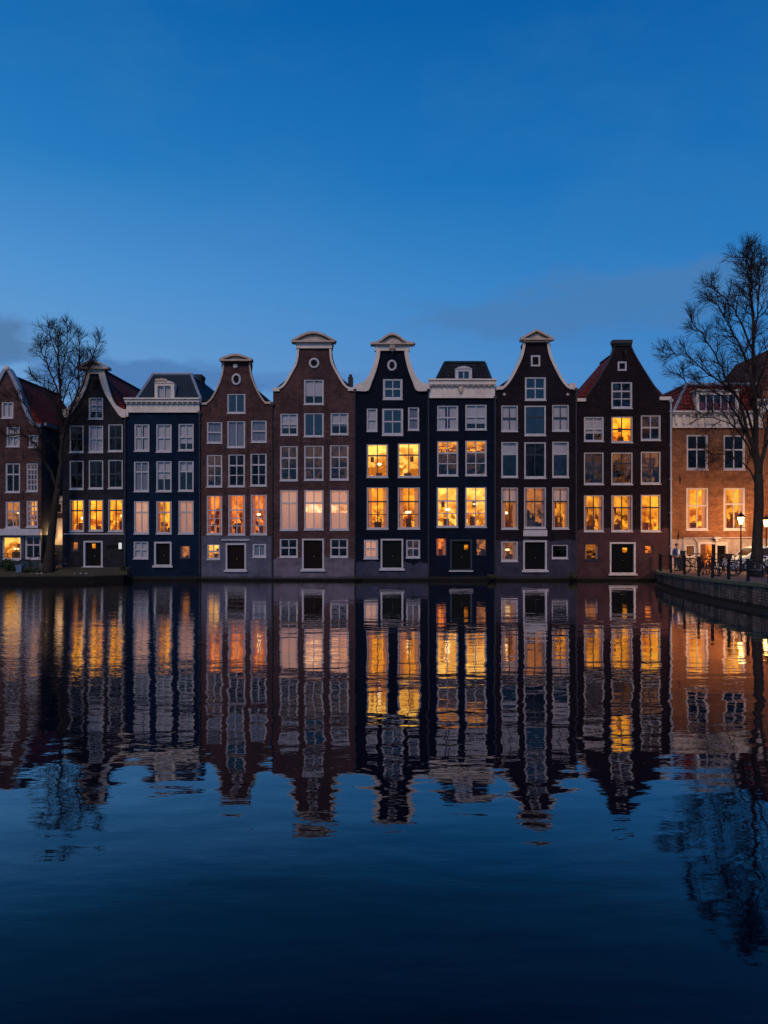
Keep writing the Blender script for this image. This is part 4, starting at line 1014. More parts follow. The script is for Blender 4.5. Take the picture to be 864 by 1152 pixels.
# ------------------------------------------------------------------ trees
def tree(label, base_px, Y, limbs, seed, spread, tw):
    rnd = random.Random(seed)
    tz = base_px[1]
    bx = wx(base_px[0], Y); bz = tz
    root = empty('bare_tree', (bx, Y, bz), label, 'tree')
    trunk = MB(); crown = MB(); sc_ = Y/FX
    def conv(p, dy): return Vector((wx(p[0], Y), Y+dy, wz(p[1], Y)))
    def subdiv(pts, rads, n=4, jit=0.0):
        out, ro = [], []
        for i in range(len(pts)-1):
            p0 = pts[max(i-1, 0)]; p1 = pts[i]; p2 = pts[i+1]; p3 = pts[min(i+2, len(pts)-1)]
            for k in range(n):
                t = k/n
                p = 0.5*((2*p1)+(-p0+p2)*t+(2*p0-5*p1+4*p2-p3)*t*t+(-p0+3*p1-3*p2+p3)*t**3)
                if jit and (i or k): p = p+Vector((rnd.gauss(0, jit), rnd.gauss(0, jit), rnd.gauss(0, jit)))
                out.append(p); ro.append(rads[i]*(1-t)+rads[i+1]*t)
        out.append(pts[-1]); ro.append(rads[-1]); return out, ro
    def branch(start, d, length, r, level):
        nseg = (6, 5, 4, 3)[level]; pts = [start]; p = start.copy(); d = d.normalized()
        for k in range(nseg):
            d = (d+Vector((rnd.gauss(0, .11), rnd.gauss(0, .11), rnd.gauss(0, .09)+0.06*(1 if level < 2 else 0.4)))).normalized()
            p = p+d*length/nseg; pts.append(p.copy())
        r1 = max(r*0.3, 0.0038)
        crown.tube(pts, [r+(r1-r)*i/nseg for i in range(nseg+1)], (5, 4, 3, 3)[level], cap=False)
        spawn(pts, length, r, level+1)
    def spawn(pts, length, r, level, dens=1.0, t0=0.2):
        if level > 3: return
        cnt = {1: length/0.32, 2: 8*tw, 3: 6*tw}[level]*dens
        cnt = int(cnt+rnd.random()); az = rnd.uniform(0, 6.28)
        for k in range(cnt):
            t = t0+(1-t0)*(k+rnd.random()*0.8)/max(cnt, 1); t = min(t, 0.99)
            f = t*(len(pts)-1); i = int(f); q_ = f-i; s_ = pts[i].lerp(pts[i+1], q_)
            tg = (pts[i+1]-pts[i]).normalized()
            az += 2.4+rnd.uniform(-.5, .5)
            o_ = tg.orthogonal().normalized(); w_ = tg.cross(o_)
            side = o_*math.cos(az)+w_*math.sin(az)
            ang = R(rnd.uniform(26, 50) if level < 3 else rnd.uniform(16, 42))
            d = tg*math.cos(ang)+side*math.sin(ang)
            ln = {1: spread*rnd.uniform(0.7, 1.3)*(1.2-0.85*t), 2: spread*0.58*rnd.uniform(0.4, 1.25)*(1.2-0.6*t), 3: spread*0.34*rnd.uniform(0.35, 1.3)*(1.25-0.75*t)}[level]
            rr = {1: 0.030, 2: 0.013, 3: 0.0068}[level]*rnd.uniform(0.8, 1.2)
            branch(s_, d, ln, min(rr, max(r*0.6, 0.004)), level)
    for (pts, r0, r1, dep, sp) in limbs:
        n = len(pts)
        P3 = [conv(p, dep*(i/(n-1))**1.2) for i, p in enumerate(pts)]
        if pts is limbs[0][0]: P3[0].z = bz-0.15
        rad = [r0+(r1-r0)*(i/(n-1))**0.8 for i in range(n)]
        if pts is limbs[0][0]: rad[0] = r0*1.35; 
        q3, r3 = subdiv(P3, rad, 4, 0.025 if sp else 0.01)
        (trunk if r0 > 0.07 else crown).tube(q3, r3, 12 if r0 > 0.2 else 7)
        if sp:
            ln = sum((q3[i+1]-q3[i]).length for i in range(len(q3)-1))
            spawn(q3, ln, r0, 1, sp)
    trunk.build('trunk', M_BARK, root, smooth=True)
    crown.build('crown', M_TWIG, root)
    return root

YL = 44.7
tree('bare leaning tree on the left bank in front of the white annex', (54, 0.68), YL, [
    ([(54, 641), (57, 612), (60.5, 580), (65, 548)], 0.29, 0.17, 0, 0),
    ([(65, 550), (68, 520), (69, 485), (67, 450), (65, 420), (64, 395), (62, 372)], 0.17, 0.02, 0.3, 0.9),
    ([(68, 515), (71, 492), (77, 472), (86, 452), (91, 430), (92, 405), (92, 382)], 0.12, 0.02, -0.5, 0.9),
    ([(88, 446), (98, 425), (108, 402), (119, 388)], 0.045, 0.012, -0.9, 0.9),
    ([(65, 548), (58, 530), (51, 515), (42, 498), (30, 490), (18, 492)], 0.10, 0.02, -1.0, 0.7),
    ([(51, 515), (44, 480), (32, 455), (22, 448)], 0.05, 0.012, -1.2, 0.6),
    ([(68, 452), (60, 430), (50, 408), (41, 392), (38, 382)], 0.065, 0.012, 0.9, 1.0),
    ([(69, 480), (60, 455), (46, 432), (30, 422)], 0.06, 0.012, 0.8, 0.8),
    ([(66, 430), (74, 405), (79, 385), (82, 370)], 0.05, 0.012, -0.7, 1.0),
    ([(65, 400), (55, 380), (51, 368)], 0.035, 0.01, 0.5, 1.0),
    ([(68, 460), (76, 430), (80, 410), (84, 398)], 0.045, 0.012, 1.4, 0.8),
    ], 21, 1.2, 1.05)
YR = 36.0
tree('large bare tree on the right quay behind the railing', (851, street_z(36)-0.02), YR, [
    ([(851, 650), (852, 610), (854, 570), (853, 533)], 0.27, 0.20, 0, 0),
    ([(853, 535), (851, 490), (849, 440), (848, 390), (847, 340), (847, 305), (849, 282)], 0.17, 0.015, 0.2, 0.8),
    ([(853, 540), (846, 510), (838, 487), (827, 455), (812, 430), (797, 405), (780, 382), (764, 368)], 0.12, 0.012, -1.2, 0.75),
    ([(850, 500), (838, 455), (818, 432), (797, 414), (775, 396), (757, 394)], 0.07, 0.012, 0.9, 0.75),
    ([(849, 450), (842, 425), (834, 400), (822, 380), (808, 360), (795, 343)], 0.075, 0.012, -0.8, 0.9),
    ([(848, 400), (840, 370), (830, 345), (818, 325), (806, 314)], 0.06, 0.012, 1.0, 0.9),
    ([(848, 355), (842, 330), (836, 305), (829, 288)], 0.045, 0.01, -0.6, 1.0),
    ([(854, 535), (862, 500), (872, 460), (884, 420), (895, 385), (905, 360)], 0.12, 0.012, 1.0, 0.75),
    ([(850, 440), (860, 405), (870, 370), (876, 340), (880, 315)], 0.07, 0.012, -0.9, 0.9),
    ([(862, 500), (880, 470), (905, 445), (925, 430)], 0.06, 0.012, -0.8, 0.7),
    ([(848, 380), (856, 345), (862, 315), (864, 292)], 0.05, 0.01, 1.0, 1.0),
    ([(852, 545), (838, 525), (818, 515), (798, 512), (780, 520)], 0.045, 0.01, -1.0, 0.6),
    ([(848, 515), (830, 490), (808, 476), (786, 472), (770, 470)], 0.05, 0.01, -1.6, 0.6),
    ([(838, 487), (815, 455), (790, 442), (765, 440), (745, 430)], 0.045, 0.01, -2.0, 0.7),
    ], 5, 1.3, 1.15)

# ------------------------------------------------------------------ street lamps
def street_lamp(label, px, Y, zb, lamp_py, energy):
    x = wx(px, Y); zl = wz(lamp_py, Y)
    r = empty('street_lamp', (x, Y, zb), label, 'street lamp', 'lit street lamps on the right quay')
    m = MB(); m.tube([(x, Y, zb), (x, Y, zb+0.25), (x, Y, zb+0.3), (x, Y, zb+0.8), (x, Y, zb+0.85), (x, Y, zl-0.28)], [0.12, 0.12, 0.08, 0.07, 0.045, 0.032], 10)
    m.tube([(x-0.22, Y, zl-0.42), (x+0.22, Y, zl-0.42)], 0.016, 6)
    m.build('post', M_IRON, r)
    n = 6; g_ = MB(); b = 0
    for k in range(n): a = 2*math.pi*k/n; g_.v.append((x+0.10*math.cos(a), Y+0.10*math.sin(a), zl-0.24))
    for k in range(n): a = 2*math.pi*k/n; g_.v.append((x+0.21*math.cos(a), Y+0.21*math.sin(a), zl+0.16))
    for k in range(n): g_.f.append((k, (k+1) % n, n+(k+1) % n, n+k))
    g_.build('lantern_glass', M_LANTERN, r)
    c = MB(); c.tube([(x, Y, zl+0.16), (x, Y, zl+0.2), (x, Y, zl+0.34), (x, Y, zl+0.38), (x, Y, zl+0.5)], [0.25, 0.24, 0.09, 0.05, 0.01], 6)
    for k in range(n):
        a = 2*math.pi*k/n; c.tube([(x+0.10*math.cos(a), Y+0.10*math.sin(a), zl-0.24), (x+0.213*math.cos(a), Y+0.213*math.sin(a), zl+0.16)], 0.010, 4)
    c.tube([(x, Y, zl-0.28), (x, Y, zl-0.24)], [0.05, 0.11], 6)
    c.build('lantern_cap', M_IRON, r)
    MB().ball((x, Y, zl), 0.07, 0.07, 0.11).build('lamp_bulb', (MATS.get('street_bulb') or emit_mat('street_bulb', (1, 0.66, 0.28), 9.0)), r)
    l = bpy.data.lights.new('lamp_light', 'POINT'); l.energy = energy; l.color = (1.0, 0.47, 0.14); l.shadow_soft_size = 0.14
    lo = bpy.data.objects.new('lamp_light', l); COL.objects.link(lo); lo.parent = r; lo.location = (0, 0, zl-zb)
    lo.visible_glossy = False      # the glowing lantern and bulb meshes are what mirrors in the water
    return r
street_lamp('lit street lamp left of the big tree, in front of the orange house', 833.5, 41.6, street_z(41.6), 585, 1250)
street_lamp('lit street lamp half hidden behind the big tree trunk', 862, 43.0, street_z(43.0), 588, 1000)

# ------------------------------------------------------------------ railing
rl = empty('quay_railing', (15.3, 40, street_z(40)), 'black iron railing with square posts along the edge of the right quay', 'railing')
def edge_at(y):
    for i in range(len(EDGE)-1):
        (xa, ya), (xb, yb) = EDGE[i], EDGE[i+1]
        if yb <= y <= ya: return xa+(xb-xa)*(ya-y)/(ya-yb)+0.2
    return 15.5
ys = [45.5, 44.0, 42.3, 40.0, 37.6, 35.7, 34.1, 32.5, 31.0, 29.5, 28.0, 26.3]
for y in ys:
    x = edge_at(y); z = street_z(y)
    MB().box(x-0.05, x+0.05, y-0.05, y+0.05, z, z+0.92).box(x-0.065, x+0.065, y-0.065, y+0.065, z+0.921, z+0.97).build('post', M_IRON, rl)
for hh in (0.86, 0.45):
    t_ = MB(); t_.tube([(edge_at(y), y, street_z(y)+hh) for y in ys], 0.022, 6); t_.build('rail', M_IRON, rl)

# ------------------------------------------------------------------ bicycles
def bicycle(label, group, paint, crate=False):
    r = empty('bicycle', (0, 0, 0), label, 'bicycle', group)
    for cx in (-0.54, 0.54):
        wmb = MB(); wmb.ring((cx, 0, 0.35), 0.325, 0.022, n=24, m=6); tyre = wmb.build('wheel', simple_mat('rubber', (0.012, 0.012, 0.012), 0.8), r)
        sp = MB()
        for k in range(10):
            a = math.pi*2*k/10; sp.tube([(cx, 0.0, 0.35), (cx+0.31*math.cos(a), 0, 0.35+0.31*math.sin(a))], 0.003, 3)
        sp.tube([(cx, -0.05, 0.35), (cx, 0.05, 0.35)], 0.03, 8)
        sp.build('spokes', simple_mat('steel', (0.45, 0.45, 0.47), 0.35, metal=0.9), tyre)
    f = MB()
    for a, b in (((-0.54, 0.35), (-0.08, 0.32)), ((-0.54, 0.35), (-0.20, 0.82)), ((-0.08, 0.32), (-0.24, 0.90)), ((-0.08, 0.32), (0.36, 0.80)), ((-0.21, 0.78), (0.34, 0.88)), ((0.54, 0.35), (0.36, 0.80)), ((0.36, 0.80), (0.31, 1.02)), ((-0.85, 0.66), (-0.25, 0.68)), ((-0.54, 0.35), (-0.75, 0.66))):
        f.tube([(a[0], 0, a[1]), (b[0], 0, b[1])], 0.018, 6)
    f.build('frame', paint, r)
    md = MB(); md.ring((-0.54, 0, 0.35), 0.37, 0.018, n=24, m=4); 
    md.build('mudguard', paint, r)
    MB().tube([(0.16, 0.27, 1.02), (0.27, 0.26, 1.06), (0.31, 0.08, 1.03), (0.31, -0.08, 1.03), (0.27, -0.26, 1.06), (0.16, -0.27, 1.02)], 0.015, 6).build('handlebar', M_IRON, r)
    MB().ball((-0.27, 0, 0.94), 0.14, 0.09, 0.04).build('saddle', M_DOOR, r)
    MB().ring((-0.08, 0, 0.32), 0.09, 0.01, n=14, m=4).box(-0.10, -0.06, 0.02, 0.16, 0.13, 0.16).box(-0.10, -0.06, -0.16, -0.02, 0.48, 0.51).build('crank', M_IRON, r)
    if crate:
        c = MB(); c.box(0.38, 0.72, -0.2, 0.2, 0.82, 0.84)
        for s_ in (-0.2, 0.185): c.box(0.38, 0.72, s_, s_+0.015, 0.84, 1.08)
        c.box(0.38, 0.395, -0.185, 0.185, 0.84, 1.08); c.box(0.705, 0.72, -0.185, 0.185, 0.84, 1.08); c.build('front_crate', M_FURN, r)
    return r
def copy_tree(o, parent=None):
    c = o.copy(); COL.objects.link(c); c.parent = parent
    for ch in list(o.children): copy_tree(ch, c)
    return c
GB = 'bicycles parked on the canal side'
bp_black = simple_mat('bike_black', (0.015, 0.015, 0.02), 0.35)
bp_blue = simple_mat('bike_blue', (0.03, 0.07, 0.16), 0.35)
bk0 = bicycle('black bicycle on the right quay, nearest the standing person', GB, bp_black)
def place(o, px, Y, rz, z=None): o.location = (wx(px, Y), Y, street_z(Y) if z is None else z); o.rotation_euler = (0, 0, R(rz))
place(bk0, 779, 40.6, 35)
for lab, px, Y, rz in (('black bicycle before the open doorway, left one of the close pair', 800, 38.6, 50),
                       ('black bicycle before the doorway, right one of the close pair', 809, 37.6, 62),
                       ('black bicycle leaning at an angle just left of the crate bicycle', 816, 36.4, 25),
                       ('black bicycle standing between the lamp post and the big trunk', 840, 35.6, 160),
                       ('black bicycle nearest the water, behind the railing below the small white window', 789, 38.9, 75),
                       ('black bicycle at the foot of the big tree, right of its trunk', 865, 35.0, 20)):
    c = copy_tree(bk0); c['label'] = lab; place(c, px, Y, rz)
bc = bicycle('bicycle with a front crate standing beside the street lamp post', GB, bp_blue, True); place(bc, 824, 38.5, 215)
c = copy_tree(bk0); c['label'] = 'dark bicycle on the left bank below the unlit shop window'; place(c, 38, 44.9, 12, 0.68)
c = copy_tree(bk0); c['label'] = 'dark bicycle on the left bank, right of the leaning tree'; place(c, 66, 45.5, -20, 0.76)
c = copy_tree(bk0); c['label'] = 'dark bicycle at the far left edge of the bank'; place(c, 2, 45.0, 8, 0.68)

# ------------------------------------------------------------------ parked car
def car():
    Y = 43.2; zb = street_z(Y); x0 = wx(819, Y); Lc = 3.9; W2 = 0.80
    r = empty('parked_car', (x0+Lc/2, Y, zb), 'pale blue hatchback parked side-on behind the railing and the big tree', 'car')
    prof = [(0.0, 0.32), (0.02, 0.55), (0.12, 0.74), (0.75, 0.90), (1.28, 1.36), (1.75, 1.46), (2.9, 1.44), (3.45, 1.28), (3.82, 0.92), (3.9, 0.6), (3.88, 0.30)]
    b = MB(); b.poly([(x0+x, zb+z-0.02) for x, z in [(0.02, 0.24)]+prof+[(3.85, 0.24)]], Y-W2, Y+W2)
    body_ = b.build('body', simple_mat('pale_blue_car_paint', (0.42, 0.58, 0.75), 0.25, dirt=0.2), r, bevel=0.06)
    g_ = MB()
    for yy in (Y-W2-0.012, Y+W2+0.002):
        g_.poly([(x0+0.98, zb+0.92), (x0+2.05, zb+0.92), (x0+2.05, zb+1.36), (x0+1.78, zb+1.36), (x0+1.36, zb+1.28)], yy, yy+0.01)
        g_.poly([(x0+2.12, zb+0.92), (x0+3.4, zb+0.94), (x0+3.2, zb+1.26), (x0+2.9, zb+1.35), (x0+2.12, zb+1.36)], yy, yy+0.01)
    g_.build('side_windows', simple_mat('car_glass', (0.02, 0.025, 0.03), 0.08), r)
    ws = MB(); ws.hexa([(x0+0.80, Y-0.66, zb+0.925), (x0+0.80, Y+0.66, zb+0.925), (x0+0.82, Y+0.66, zb+0.92), (x0+0.82, Y-0.66, zb+0.92), (x0+1.22, Y-0.6, zb+1.32), (x0+1.22, Y+0.6, zb+1.32), (x0+1.26, Y+0.6, zb+1.31), (x0+1.26, Y-0.6, zb+1.31)])
    ws.build('windscreen', MATS['car_glass'], r)
    for wxx in (0.72, 3.12):
        for yy in (Y-W2+0.03, Y+W2-0.03):
            t_ = MB().ring((x0+wxx, yy, zb+0.30), 0.22, 0.085, n=20, m=8).build('wheel', MATS['rubber'], r)
            MB().tube([(x0+wxx, yy-0.06, zb+0.30), (x0+wxx, yy+0.06, zb+0.30)], 0.17, 12).build('rim', MATS['steel'], t_)
    for yy in (Y-0.6, Y+0.6):
        MB().ball((x0+0.06, yy, zb+0.66), 0.08, 0.14, 0.09).build('headlight', M_WHITE, r)
        MB().ball((x0+3.84, yy, zb+0.82), 0.06, 0.10, 0.12).build('tail_light', simple_mat('red_lens', (0.4, 0.02, 0.02), 0.2), r)
    MB().box(x0+1.0, x0+1.12, Y-W2-0.16, Y-W2-0.01, zb+0.92, zb+1.04).build('mirror', MATS['pale_blue_car_paint'], r)
car()

# utility cabinet beside the person
cx = wx(767, 43.2); z = street_z(43.2)
cab = MB().box(cx-0.16, cx+0.18, 43.1, 43.5, z, z+1.12).box(cx-0.19, cx+0.21, 43.07, 43.53, z+1.121, z+1.17).build('utility_cabinet', simple_mat('cabinet_paint', (0.012, 0.014, 0.018), 0.5), origin=(cx, 43.3, z), bevel=0.01)
tag(cab, 'black utility cabinet standing on the quay right beside the person', 'cabinet')

# ------------------------------------------------------------------ person on the quay corner
def skin(name, pts, edges, rad, mat, parent, lv=1):
    me = bpy.data.meshes.new(name); me.from_pydata(pts, edges, []); me.materials.append(mat)
    o = bpy.data.objects.new(name, me); COL.objects.link(o); o.parent = parent
    bm = bmesh.new(); bm.from_mesh(me); bm.verts.layers.skin.verify(); bm.to_mesh(me); bm.free()
    sm_ = o.modifiers.new('skin', 'SKIN'); sm_.use_smooth_shade = True
    for i, rr in enumerate(rad):
        v = me.skin_vertices[0].data[i]; v.radius = (rr, rr) if isinstance(rr, float) else rr; v.use_root = (i == 0)
    s_ = o.modifiers.new('sub', 'SUBSURF'); s_.levels = s_.render_levels = lv
    return o
YP = 42.9; zp = street_z(YP)
pr = empty('person', (wx(761.2, YP), YP, zp), 'person in a blue jacket with pale front standing at the corner of the right quay', 'person')
pr.rotation_euler = (0, 0, R(15)); pr.scale = (0.9, 0.9, 0.9)
M_SKIN = simple_mat('skin', (0.45, 0.25, 0.17), 0.6, dirt=0.1)
bodypts = [(0,0,.95),(0,0,1.15),(0,0,1.38),(0,-.01,1.50),(0,-.02,1.60),(0,-.03,1.72),(.17,0,1.40),(.23,.02,1.14),(.20,-.10,.92),(.19,-.14,.84),(-.17,0,1.40),(-.24,.03,1.14),(-.22,-.03,.90),(-.21,-.05,.81),(.09,0,.90),(.10,-.01,.50),(.10,0,.09),(.11,-.14,.04),(-.09,0,.90),(-.11,-.02,.50),(-.11,0,.09),(-.13,-.14,.04)]
be = [(0,1),(1,2),(2,3),(3,4),(4,5),(2,6),(6,7),(7,8),(8,9),(2,10),(10,11),(11,12),(12,13),(0,14),(14,15),(15,16),(16,17),(0,18),(18,19),(19,20),(20,21)]
br_ = [.13,.12,.12,.05,.095,.085,.06,.045,.035,.03,.06,.045,.035,.03,.09,.06,.045,.035,.09,.06,.045,.035]
skin('body', bodypts, be, br_, M_SKIN, pr, 2)
jp = [bodypts[i] for i in (0,1,2)]+[(0,-.005,1.46)]+[bodypts[i] for i in (6,7,8,10,11,12)]
skin('jacket', jp, [(0,1),(1,2),(2,3),(2,4),(4,5),(5,6),(2,7),(7,8),(8,9)], [.17,.155,.155,.085,.085,.068,.055,.085,.068,.055], simple_mat('blue_jacket', (0.05, 0.09, 0.22), 0.8, dirt=0.3), pr, 2)
skin('trousers', [(0,0,.98),(.09,0,.88),(.10,-.01,.50),(.10,0,.12),(-.09,0,.88),(-.11,-.02,.50),(-.11,0,.12)], [(0,1),(1,2),(2,3),(0,4),(4,5),(5,6)], [.15,.11,.085,.07,.11,.085,.07], simple_mat('dark_jeans', (0.02, 0.03, 0.06), 0.85), pr, 2)
fb = MB(); fb.ball((0.03, -0.15, 1.22), 0.09, 0.04, 0.24, 10, 8); fb.build('scarf', simple_mat('pale_scarf', (0.7, 0.72, 0.78), 0.9), pr, origin=(0, 0, 0), smooth=True)
hb = MB(); hb.ball((0, 0.01, 1.69), 0.105, 0.115, 0.10, 12, 8); hb.build('hair', simple_mat('brown_hair', (0.10, 0.05, 0.03), 0.7), pr, origin=(0, 0, 0), smooth=True)
for s_ in (1, -1):
    MB().ball((0.115*s_, -0.08, 0.045), 0.05, 0.14, 0.05).build('shoe', M_DOOR, pr, origin=(0, 0, 0), smooth=True)
for nm in ('eye',):
    for s_ in (1, -1): MB().ball((0.035*s_, -0.122, 1.665), 0.012).build('eye', M_DOOR, pr, origin=(0, 0, 0))

# ------------------------------------------------------------------ shrubs, weeds and bin
def shrub(name, label, px, Y, zb, rx, rz, n, mat, seed, cat='shrub', leaf=0.07, group=None):
    rnd = random.Random(seed); x = wx(px, Y)
    r = empty(name, (x, Y, zb), label, cat, group)
    m = MB()
    for k in range(5):
        foliage(x+rnd.uniform(-.5, .5)*rx, Y+rnd.uniform(-.1, .1), zb+rz*rnd.uniform(0.6, 1.2), rx*0.6, rx*0.35, rz*0.7, n//5, leaf, m, rnd)
    m.build('leaves', mat, r)
    s_ = MB()
    for k in range(6):
        a = rnd.uniform(-1, 1); s_.tube([(x+a*0.1, Y, zb-0.05), (x+a*rx*0.5, Y, zb+rz*0.9), (x+a*rx, Y+rnd.uniform(-.1, .1), zb+rz*rnd.uniform(1.2, 1.9))], [0.015, 0.01, 0.005], 4)
    s_.build('stems', M_TWIG, r)
    return r
shrub('shrub', 'large dark shrub on the left bank under the lit shop window', 11, 44.9, 0.62, 0.75, 0.42, 700, M_PLANT, 1)
shrub('shrub', 'low dark shrub between the blue bin and the leaning tree', 33, 44.4, 0.6, 0.6, 0.18, 350, M_PLANT, 2)
shrub('shrub', 'small upright shrub at the foot of the pipe between charcoal and navy houses', 138, 45.4, 0.5, 0.18, 0.32, 220, M_PLANT, 3)
shrub('shrub', 'round mossy shrub at the waterline between the aubergine and maroon houses', 645, 45.7, 0.14, 0.33, 0.28, 420, M_WEED, 4, leaf=0.05)
shrub('weed_clump', 'straggling weeds at the waterline between the narrow navy and aubergine houses', 553, 45.75, 0.14, 0.38, 0.16, 220, M_WEED, 5, 'weeds', 0.05)
shrub('weed_clump', 'thin weeds on the footing at the right corner of the navy house', 222, 45.75, 0.14, 0.2, 0.08, 90, M_WEED, 6, 'weeds', 0.04)
shrub('weed_clump', 'thin weeds at the corner between tall brick and blue-black houses', 402, 45.75, 0.14, 0.3, 0.08, 120, M_WEED, 7, 'weeds', 0.04)
shrub('weed_clump', 'small weeds where the right quay meets the maroon house', 741, 44.9, 0.5, 0.28, 0.2, 180, M_WEED, 8, 'weeds', 0.05)
gr_ = random.Random(31); gm_ = MB()
for _ in range(2600):
    px = gr_.uniform(-10, 143); t = gr_.random()**1.6; yf = 43.62 if px < 62 else 43.75+(px-62)/80*1.0
    y = yf+t*(45.7-yf); x = wx(px, y); z = 0.44+(y-yf)/(46-yf)*0.38
    if gr_.random() > 0.35+0.65*math.sin(x*2.3)**2: continue
    h = gr_.uniform(0.05, 0.16); dx, dy = gr_.gauss(0, .04), gr_.gauss(0, .03); b = len(gm_.v)
    gm_.v += [(x-.012, y, z), (x+.012, y, z), (x+dx, y+dy, z+h)]; gm_.f.append((b, b+1, b+2))
go = gm_.build('grass', simple_mat('bank_grass', (0.085, 0.09, 0.035), 0.9, dirt=0.6)); go['kind'] = 'stuff'
bx_ = wx(22, 44.4)
bn = MB().hexa([(bx_-.15, 44.3, .6), (bx_+.15, 44.3, .6), (bx_+.15, 44.6, .6), (bx_-.15, 44.6, .6), (bx_-.19, 44.26, 1.02), (bx_+.19, 44.26, 1.02), (bx_+.19, 44.64, 1.02), (bx_-.19, 44.64, 1.02)]).box(bx_-.21, bx_+.21, 44.24, 44.66, 1.021, 1.07).build('rubbish_bin', simple_mat('blue_grey_plastic', (0.10, 0.17, 0.28), 0.5), origin=(bx_, 44.45, 0.6), bevel=0.01)
tag(bn, 'blue grey bin on the left bank beside the large shrub', 'bin')
# pale stones along the bank edge
rs = random.Random(9)
for i, px in enumerate((36, 40.5, 43, 47, 84, 91, 97)):
    x = wx(px, 44.2); m = MB().ball((x, 44.2, 0.56), rs.uniform(.05, .1), 0.07, 0.05, 8, 5)
    o = m.build('stone', simple_mat('pale_stone', (0.4, 0.38, 0.36), 0.9), origin=(x, 44.2, 0.56), smooth=True)
    tag(o, 'small pale stone lying on the edge of the left bank', 'stone', 'pale stones along the left bank')

# ------------------------------------------------------------------ sky, sun, camera
wd = bpy.data.worlds.new('World'); SC.world = wd; wd.use_nodes = True
nt = wd.node_tree; nt.nodes.clear()
out = nt.nodes.new('ShaderNodeOutputWorld'); bg = nt.nodes.new('ShaderNodeBackground')
tc = N(nt, 'ShaderNodeTexCoord'); d = tc.outputs['Generated']
sep = N(nt, 'ShaderNodeSeparateXYZ'); L(nt, d, sep.inputs[0])
SUN_EL, SUN_AZ = 40.0, 196.0
sky = N(nt, 'ShaderNodeTexSky'); sky.sky_type = 'NISHITA'; sky.sun_disc = False
sky.sun_elevation = R(SUN_EL); sky.sun_rotation = R(SUN_AZ)
left = ramp(nt, sep.outputs[2], [(0.0, (0.17, 0.36, 0.66)), (0.20, (0.14, 0.335, 0.64)), (0.30, (0.080, 0.295, 0.64)), (0.42, (0.022, 0.20, 0.53)), (0.57, (0.004, 0.135, 0.42)), (0.95, (0.002, 0.035, 0.19))])
right = ramp(nt, sep.outputs[2], [(0.0, (0.085, 0.235, 0.53)), (0.20, (0.045, 0.215, 0.54)), (0.30, (0.020, 0.19, 0.52)), (0.42, (0.004, 0.15, 0.46)), (0.57, (0.002, 0.105, 0.37)), (0.95, (0.002, 0.04, 0.18))])
xf = ramp(nt, math_(nt, 'ADD', math_(nt, 'MULTIPLY', sep.outputs[0], 1.0), 0.5), [(0.05, 0), (0.95, 1)])
col = mixc(nt, xf, left, right)
# thin clouds
def dirn(px, py):
    v = Vector(((px-HX)/FX, 1, (HY-py)/FX)); return v.normalized()
cn = noise(nt, d, 9.0, 6, 0.55, (1.0, 1.0, 3.2))
def blob(px, py, sx, sz, soft, strength, lo=0.38, hi=0.62):
    c = dirn(px, py)
    s1 = N(nt, 'ShaderNodeVectorMath', operation='SUBTRACT'); L(nt, d, s1.inputs[0]); s1.inputs[1].default_value = c
    s2 = N(nt, 'ShaderNodeVectorMath', operation='MULTIPLY'); L(nt, s1.outputs[0], s2.inputs[0]); s2.inputs[1].default_value = (1/sx, 1/sx, 1/sz)
    l = N(nt, 'ShaderNodeVectorMath', operation='LENGTH'); L(nt, s2.outputs[0], l.inputs[0])
    e = math_(nt, 'ADD', l.outputs['Value'], math_(nt, 'MULTIPLY', math_(nt, 'SUBTRACT', cn, 0.5), -2.4))
    k = ramp(nt, e, [(0.45, 1), (0.45+soft, 0)])
    return math_(nt, 'MULTIPLY', k, strength)
cl1 = blob(-5, 384, 0.075, 0.030, 0.5, 1.0)
cl2 = blob(160, 425, 0.20, 0.028, 0.4, 0.9)
cl3 = blob(690, 340, 0.30, 0.040, 0.8, 0.6)
cl4 = blob(330, 425, 0.14, 0.012, 0.5, 0.5)
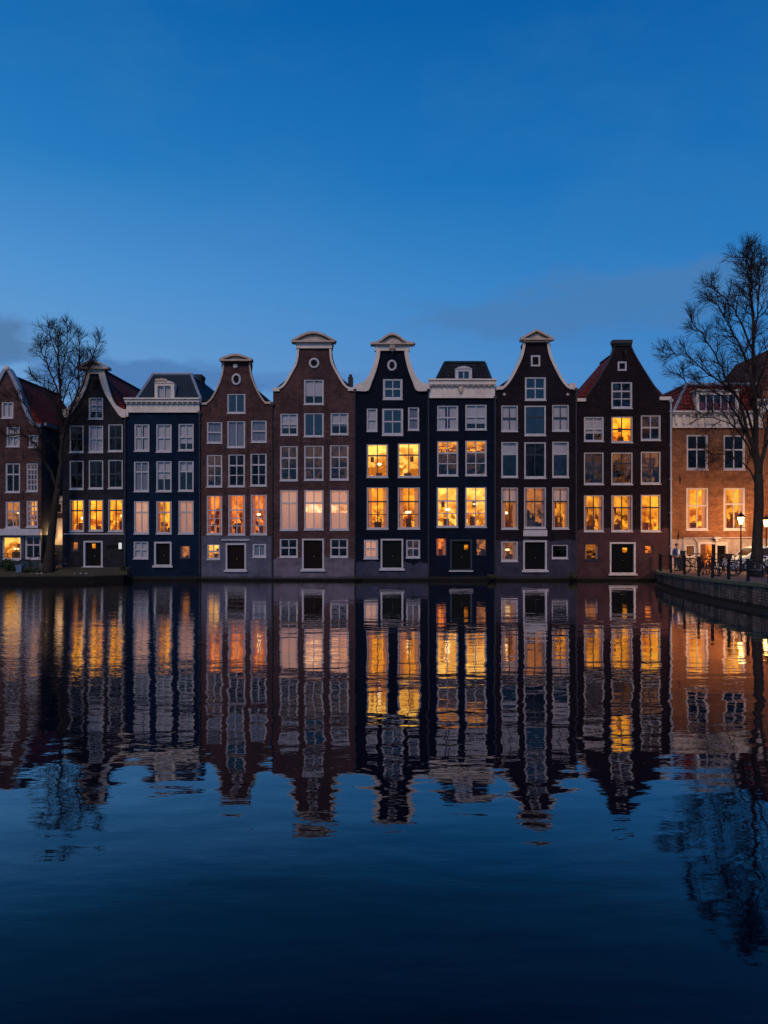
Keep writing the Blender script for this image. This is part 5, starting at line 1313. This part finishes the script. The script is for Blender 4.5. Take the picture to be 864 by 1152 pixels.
for k_, cc in ((cl1, (0.085, 0.20, 0.40)), (cl2, (0.075, 0.20, 0.46)), (cl3, (0.072, 0.195, 0.42)), (cl4, (0.075, 0.2, 0.46))):
    col = mixc(nt, k_, col, cc)
# faint uneven veil over the whole sky
vn = noise(nt, d, 3.0, 5, 0.6, (1, 1, 2.5))
col = mixc(nt, math_(nt, 'MULTIPLY', ramp(nt, vn, [(0.4, 0), (0.8, 1)]), 0.2), col, (0.10, 0.24, 0.52))
nish = mixc(nt, 1.0, sky.outputs[0], (0.5, 0.7, 1.0), 'MULTIPLY')
tot = mixc(nt, 0.0007, col, nish, 'ADD')
L(nt, tot, bg.inputs[0]); bg.inputs[1].default_value = 1.0
L(nt, bg.outputs[0], out.inputs[0])

sl = bpy.data.lights.new('dusk_glow_sun', 'SUN'); sl.energy = 1.15; sl.angle = R(18); sl.color = (1.0, 0.68, 0.48)
so = bpy.data.objects.new('dusk_glow_sun', sl); COL.objects.link(so)
az = R(SUN_AZ); el = R(SUN_EL)
sd = Vector((math.sin(az)*math.cos(el), math.cos(az)*math.cos(el), math.sin(el)))
so.rotation_euler = sd.to_track_quat('Z', 'Y').to_euler(); so.location = (0, -20, 40)

cam = bpy.data.cameras.new('camera'); co_ = bpy.data.objects.new('camera', cam); COL.objects.link(co_)
co_.location = (0, 0, CH); co_.rotation_euler = (R(90), 0, 0)
cam.sensor_fit = 'VERTICAL'; cam.sensor_height = 36; cam.lens = 26.0; cam.shift_y = 14/1152
cam.clip_end = 3000; cam.clip_start = 0.1
SC.camera = co_
SC.render.resolution_x, SC.render.resolution_y = 768, 1024
SC.view_settings.view_transform = 'Standard'; SC.view_settings.look = 'None'; SC.view_settings.exposure = 0; SC.view_settings.gamma = 1
SC.view_settings.use_curve_mapping = False
SC.cycles.use_denoising = True
SC.cycles.max_bounces = 8; SC.cycles.transparent_max_bounces = 12; SC.cycles.glossy_bounces = 4; SC.cycles.diffuse_bounces = 3
SC.cycles.sample_clamp_indirect = 6.0
SC.cycles.caustics_reflective = False; SC.cycles.caustics_refractive = False
